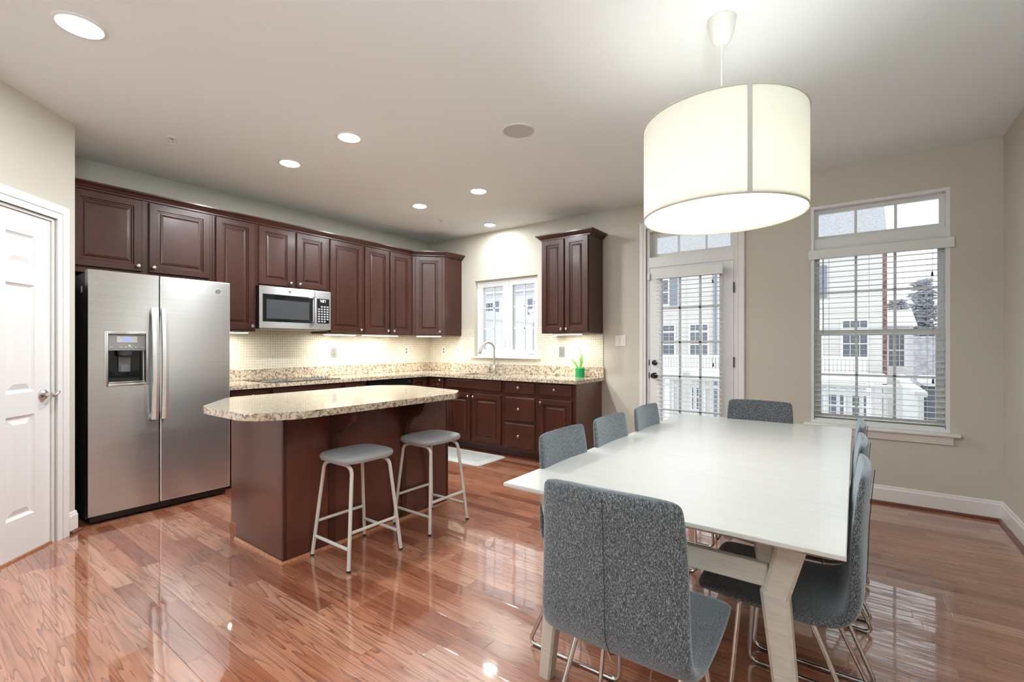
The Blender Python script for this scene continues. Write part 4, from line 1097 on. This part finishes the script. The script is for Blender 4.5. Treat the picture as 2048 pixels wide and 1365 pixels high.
for y, sy in ((-3.235, 1), (-1.305, -1)):
    for s in (-1, 1):
        cx = 4.42 + s*.352
        bm = B()
        bar(bm, (cx+s*.055, y, .0006), (cx, y, .56), .046, .050, w2=.072, d2=.062)
        bar(bm, (cx, y, .535), (cx+s*.045, y-sy*.004, TZ-.0312), .066, .060, w2=.074, d2=.060)
        bar(bm, (cx-s*.006, y+sy*.008, .545), (cx-s*.040, y+sy*.055, TZ-.0312), .050, .050, w2=.056, d2=.05)
        obj('leg', bm, M_TLEG, tb)
    obj('cross_rail', box(B(), 4.42-.335, 4.42+.335, y-.012, y+.014, .563, .628, .003), M_TLEG, tb)
for x in (4.20, 4.64): obj('side_rail', box(B(), x-.012, x+.012, -3.20, -1.34, TZ-.085, TZ-.0312, .002), M_TLEG, tb)

# ------------------------------------------------------------------ dining chairs
def make_chair():
    c = thing('dining_chair', 'grey tweed dining chair with chrome sled legs', 'chair', (0, 0, 0), 'dining chairs around the white table')
    # centre line of the padded shell in the (y, z) plane, from seat front to the top of the back
    ctr = []
    for y, z in ((.232, .437), (.215, .446), (.11, .441), (0, .434), (-.09, .431), (-.150, .437), (-.187, .458), (-.206, .495), (-.214, .545), (-.218, .62), (-.224, .71), (-.232, .795), (-.240, .862), (-.2425, .879)):
        ctr.append((y, z))
    th = [.018, .030, .034, .034, .036, .040, .043, .042, .038, .034, .030, .027, .024, .012]
    hw = [.205, .214, .220, .221, .220, .217, .213, .209, .207, .205, .202, .199, .194, .182]
    n = len(ctr); bm = B(); rows = []
    for i in range(n):
        a = Vector(ctr[max(0, i-1)]); b = Vector(ctr[min(n-1, i+1)]); t = (b-a).normalized(); nn = Vector((-t.y, t.x))*-1   # towards the sitter's side: up / forward
        nn = Vector((t.y, -t.x)); nn = nn if (nn.y > 0 or nn.x > .2) else -nn
        row = []
        K = 20
        for k in range(K):
            a_ = 2*PI*k/K; cx = math.copysign(abs(math.cos(a_))**(2/7), math.cos(a_)); sy = math.copysign(abs(math.sin(a_))**(2/3.0), math.sin(a_))
            curve = 0
            if i >= 7: curve = (.020*min(1, (i-6)/4))*(cx*cx)     # back curves gently round the sitter
            p = Vector(ctr[i]) + nn*(sy*th[i]*.5*1.15 + curve)
            row.append(bm.verts.new((cx*hw[i], p.x, p.y)))
        rows.append(row)
    for a, b in zip(rows, rows[1:]):
        for k in range(20): bm.faces.new((a[k], a[(k+1) % 20], b[(k+1) % 20], b[k]))
    bm.faces.new(rows[0]); bm.faces.new(rows[-1])
    sh = obj('upholstered_shell', bm, M_FABRIC, c, True)
    md = sh.modifiers.new('soft', 'SUBSURF'); md.levels = 1; md.render_levels = 2
    for f in sh.data.polygons: f.use_smooth = True
    # seams: down the middle of the back, and along the rear edge of the sides and top
    def rear(i, sx):
        a = Vector(ctr[max(0, i-1)]); b = Vector(ctr[min(n-1, i+1)]); t = (b-a).normalized(); nn = Vector((t.y, -t.x)); nn = nn if (nn.y > 0 or nn.x > .2) else -nn
        cur = 0
        if i >= 7: cur = (.020*min(1, (i-6)/4))*(sx/hw[i])**2
        p = Vector(ctr[i]) + nn*(-th[i]*.5*1.15 + cur - .0006)
        return (sx, p.x, p.y)
    pts = [rear(i, 0) for i in range(3, n-1)]
    bm = tube(B(), pts, .0011, 6)
    obj('seam', bm, M_SEAM, sh)
    # sled frames
    for s in (-1, 1):
        x0, x1 = s*.150, s*.197
        pts = round_path([(s*.12, -.075, .412), (x0, -.095, .405), (x1, -.268, .0085), (x1, .135, .0085), (x0, .105, .405), (s*.12, .09, .416)], .035, 6)
        lg = obj('sled_leg', tube(B(), pts, .0075, 10), M_CHROME, c, True)
        for y in (-.225, .09): obj('floor_glide', box(B(), x1-.009, x1+.009, y-.02, y+.02, .0004, .0065, .002), M_DARK, lg)
    bm = tube(B(), [(-.149, -.093, .408), (.149, -.093, .408)], .0065, 8); tube(bm, [(-.149, .103, .408), (.149, .103, .408)], .0065, 8)
    obj('cross_bar', bm, M_CHROME, c, True)
    return c
ch0 = make_chair()
CH = [((4.437, -3.400), 0, 'grey tweed dining chair in the foreground with its back to the viewer'),
      ((4.120, -2.920), -90, 'grey tweed dining chair on the left table side, nearest the viewer'),
      ((4.120, -2.420), -90, 'grey tweed dining chair in the middle of the left table side'),
      ((4.120, -1.885), -90, 'grey tweed dining chair on the left table side, beside the patio door'),
      ((4.750, -2.890), 90, 'grey tweed dining chair on the right table side, nearest the viewer'),
      ((4.750, -2.390), 90, 'grey tweed dining chair in the middle of the right table side'),
      ((4.750, -1.890), 90, 'grey tweed dining chair on the right table side, farthest from the viewer'),
      ((4.430, -1.415), 180, 'dark looking dining chair at the far table end by the windows')]
for i, (xy, rz, lab) in enumerate(CH):
    c = ch0 if i == 0 else copy_tree(ch0)
    c.location = (*xy, 0); c.rotation_euler = (0, 0, math.radians(rz)); c['label'] = lab

# ------------------------------------------------------------------ outdoors
struct('ground', box(B(), -90, 90, -60, 150, -3.2, -3.0), M_SNOW)
struct('deck', box(B(), -.6, 5.45, .17, 2.62, -.22, -.13), M_SNOW)
# deck railing
rl = thing('deck_railing', 'white deck railing with balusters outside the patio door', 'railing', (3, 2.5, -.13))
obj('top_rail', box(B(), .30, 5.33, 2.455, 2.545, .735, .775, .006), M_PVC, rl); obj('middle_rail', box(B(), .30, 5.33, 2.475, 2.525, .628, .668), M_PVC, rl); obj('bottom_rail', box(B(), .30, 5.33, 2.475, 2.525, -.04, .0), M_PVC, rl)
k = 0; x = .45
while x < 5.3:
    if not (2.84 < x < 2.98): obj('baluster', box(B(), x-.019, x+.019, 2.481, 2.519, 0.0005, .6275), M_PVC, rl); obj('baluster', box(B(), x-.019, x+.019, 2.481, 2.519, .6685, .7345), M_PVC, rl)
    x += .117
for x in (2.91, 5.40):
    p = obj('post', box(B(), x-.055, x+.055, 2.445, 2.555, -.1295, .84, .004), M_PVC, rl)
    bm = box(B(), x-.075, x+.075, 2.425, 2.575, .8405, .87, .006); lathe(bm, [(.07, .8705), (.045, .90), (0, .915)], 4, Matrix.Translation((x, 2.5, 0)) @ Matrix.Rotation(PI/4, 4, 'Z'), cap=False)
    obj('post_cap', bm, M_SNOW, p)
# privacy fences
pf = thing('privacy_fence', 'white vinyl fence panel outside at the right edge of the large window', 'fence', (5.42, 1.6, -.13), 'white vinyl deck fences')
obj('panel', box(B(), 5.40, 5.44, .70, 2.40, -.1295, .80), M_FENCE, pf); obj('cap_rail', box(B(), 5.375, 5.465, .68, 2.40, .8005, .85, .01), M_SNOW, pf)
pf = thing('privacy_fence', 'tall white vinyl fence panel seen through the sink window', 'fence', (.25, 1.2, -.13), 'white vinyl deck fences')
obj('panel', box(B(), .23, .27, .18, 2.28, -.1295, 1.66), M_FENCE, pf); obj('upper_rail', box(B(), .205, .295, .18, 2.28, 1.6605, 1.80, .008), M_PVC, pf)
p = obj('post', box(B(), .19, .31, 2.285, 2.40, -.1295, 1.86), M_PVC, pf); obj('post_cap', box(B(), .165, .335, 2.26, 2.425, 1.8605, 1.92, .012), M_SNOW, p)
o = thing('covered_grill', 'tall slate grey covered shape outside beyond the right deck fence', 'grill', (5.72, 1.9, -.13))
obj('cover', box(B(), 5.52, 5.98, 1.55, 2.05, -.60, .84, .05, 3), M_GREYCOVER, o, True); obj('snow_cap', box(B(), 5.50, 6.0, 1.53, 2.07, .8405, .93, .03, 3), M_SNOW, o, True); o.location.z = -.6
for ch in o.children: ch.data.transform(Matrix.Translation((0, 0, .47)))
box_bm = box(B(), 5.50, 6.6, .4, 2.7, -.72, -.605); struct('neighbor_patio', box_bm, M_SNOW)

# neighbouring town houses (facade across the yard)
FYD = 22.0
def house(label, x0, x1, z_eave, mat, depth=9, rise=3.4, brick=None):
    t = thing('townhouse', label, 'house', ((x0+x1)/2, FYD+depth/2, -3), 'snowy town houses across the yard')
    obj('wall', box(B(), x0, x1, FYD, FYD+depth, -2.999, z_eave), mat, t)
    bm = B(); ov = .35
    pr = [(FYD-ov, z_eave-.02), (FYD-ov, z_eave+.12), (FYD+depth/2, z_eave+rise), (FYD+depth+ov, z_eave+.12), (FYD+depth+ov, z_eave-.02)]
    prism(bm, pr, x0-.15, x1+.15, Matrix(((0, 0, 1, 0), (1, 0, 0, 0), (0, 1, 0, .021), (0, 0, 0, 1))))
    obj('roof', bm, M_ROOF, t)
    obj('gutter', box(B(), x0-.15, x1+.15, FYD-ov-.12, FYD-ov-.002, z_eave-.02, z_eave+.11), M_PVC, t)
    return t
def hwindow(t, x0, x1, z0, z1, transom=False, shutters=False, y=FYD):
    w = obj('window', rect_frame(B(), x0, x1, z0, z1, .09, -.06, -.002, frame_mat((1, 0), (0, 1), (0, y, 0))), M_PVC, t)
    bm = box(B(), x0+.09, x1-.09, y-.02, y-.002, z0+.09, z1-.09); obj('pane', bm, M_DARKWIN, w)
    bm = B(); zt_ = z1-.42 if transom else z1
    box(bm, x0+.09, x1-.09, y-.05, y-.0205, (z0+zt_)/2-.03, (z0+zt_)/2+.03)
    if transom: box(bm, x0+.09, x1-.09, y-.05, y-.0205, zt_-.09, zt_+.02)
    for k in (1, 2): xx = x0+(x1-x0)*k/3; box(bm, xx-.012, xx+.012, y-.04, y-.0205, z0+.09, z1-.09)
    obj('muntins', bm, M_PVC, w)
    if shutters:
        for a, b in ((x0-.42, x0-.03), (x1+.03, x1+.42)): obj('shutter', box(B(), a, b, y-.05, y-.001, z0, z1), M_SHUTTER, t)
A = house('cream sided town house with brick edge seen through the large window', -7.9, 5.94, 6.05, M_SIDING)
obj('brick_edge', box(B(), 5.941, 6.10, FYD-.02, FYD+9, -2.999, 6.05), M_BRICK, A)
for a, b in ((4.40, 5.48), (-2.50, -1.42), (-4.35, -3.20)): hwindow(A, a, b, .62, 2.50, True)
for a, b in ((2.72, 3.45), (-4.75, -3.55)): hwindow(A, a, b, 3.55, 5.10, False, True)
for a, b in ((3.72, 4.6), (4.75, 5.5), (.2, 1.2), (-2.7, -1.6), (-4.4, -3.3)): hwindow(A, a, b, -2.3, -.75)
obj('corner_board', box(B(), 3.35, 3.72, FYD-.05, FYD-.001, -.3, 2.9), M_PVC, A)
obj('downspout', box(B(), -1.16, -1.05, FYD-.08, FYD-.001, -2.9, 6.0), M_SHUTTER, A)
# their deck with railing
dk = thing('neighbor_deck', 'white snowy deck with low railing across the yard', 'deck', (1.5, 20.8, -.2))
obj('platform', box(B(), -6.0, 6.0, 19.8, 21.9, -.30, .02), M_SNOW, dk)
obj('rail', box(B(), -6.0, 5.4, 19.78, 19.84, .70, .80), M_PVC, dk); obj('lower_rail', box(B(), -6.0, 5.4, 19.78, 19.84, .06, .14), M_PVC, dk)
x = -5.9
while x < 5.4:
    if len(dk.children) < 95: obj('baluster', box(B(), x-.045, x+.045, 19.79, 19.83, .1405, .6995), M_PVC, dk)
    x += .145
for x in (-5.9, -3.0, 0, 3.0, 5.45): obj('post', box(B(), x-.12, x+.12, 19.84, 20.06, -2.999, -.3005), M_PVC, dk)
Bh = house('lower white sided town house seen through the sink window', -22.0, -8.6, 5.05, M_SIDING2, 8.9, 3.6)
for a, b in ((-17.2, -16.3), (-12.9, -11.9)): hwindow(Bh, a, b, 3.1, 4.5, False, True)
hwindow(Bh, -13.6, -12.7, .3, 1.6)
C2 = thing('distant_house', 'small pale house beyond the brick edged town house', 'house', (7.4, 33, -3), 'snowy town houses across the yard')
obj('wall', box(B(), 6.25, 7.6, 30, 36, -2.999, 2.4), M_SIDING2, C2)
obj('roof', prism(B(), [(29.6, 2.4), (33, 3.5), (36.4, 2.4)], 6.15, 7.75, Matrix(((0, 0, 1, 0), (1, 0, 0, 0), (0, 1, 0, .002), (0, 0, 0, 1)))), M_SNOW, C2)
hwindow(C2, 6.42, 7.28, .0, 2.0, False, False, 30.0)
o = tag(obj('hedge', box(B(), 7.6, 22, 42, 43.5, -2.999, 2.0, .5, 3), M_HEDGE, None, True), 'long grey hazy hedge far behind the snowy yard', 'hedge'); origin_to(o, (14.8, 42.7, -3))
def evergreen(label, x, y, h, r, seed):
    rnd = random.Random(seed)
    t = thing('pine_tree', label, 'tree', (x, y, -3), 'hazy pine trees in the distance')
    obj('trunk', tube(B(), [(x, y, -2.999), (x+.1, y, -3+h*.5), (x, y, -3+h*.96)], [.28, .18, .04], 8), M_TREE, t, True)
    bm = B()
    for k in range(230):
        f = rnd.uniform(.22, 1.0); z = -3+h*f; a = rnd.uniform(0, 2*PI); R_ = r*(1.12-f)*rnd.uniform(.5, 1.1)+.3
        L = R_; base = Vector((x, y, z)); tip = base + Vector((math.cos(a)*L, math.sin(a)*L, rnd.uniform(-.1, .45)*L*.6))
        mid = (base+tip)/2 + Vector((0, 0, .1*L))
        tube(bm, [base, mid, tip], [.05, .05, .01], 4)
        for q in range(5):
            u = rnd.uniform(.35, 1.0); c = base+(tip-base)*u
            e = c + Vector((rnd.uniform(-.9, .9), rnd.uniform(-.9, .9), rnd.uniform(-.25, .4)))
            tube(bm, [c, (c+e)/2, e], [.03, .16, .01], 4)
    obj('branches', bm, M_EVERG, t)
for i, (x, y, h, r, lab) in enumerate(((8.55, 60, 9.0, 1.5, 'hazy dark pine tree, leftmost of the distant group'), (10.9, 64, 11.4, 1.9, 'tall hazy pine tree in the middle of the distant group'), (13.4, 60, 9.8, 2.0, 'hazy pine tree, rightmost of the distant group'))):
    evergreen(lab, x, y, h, r, i)
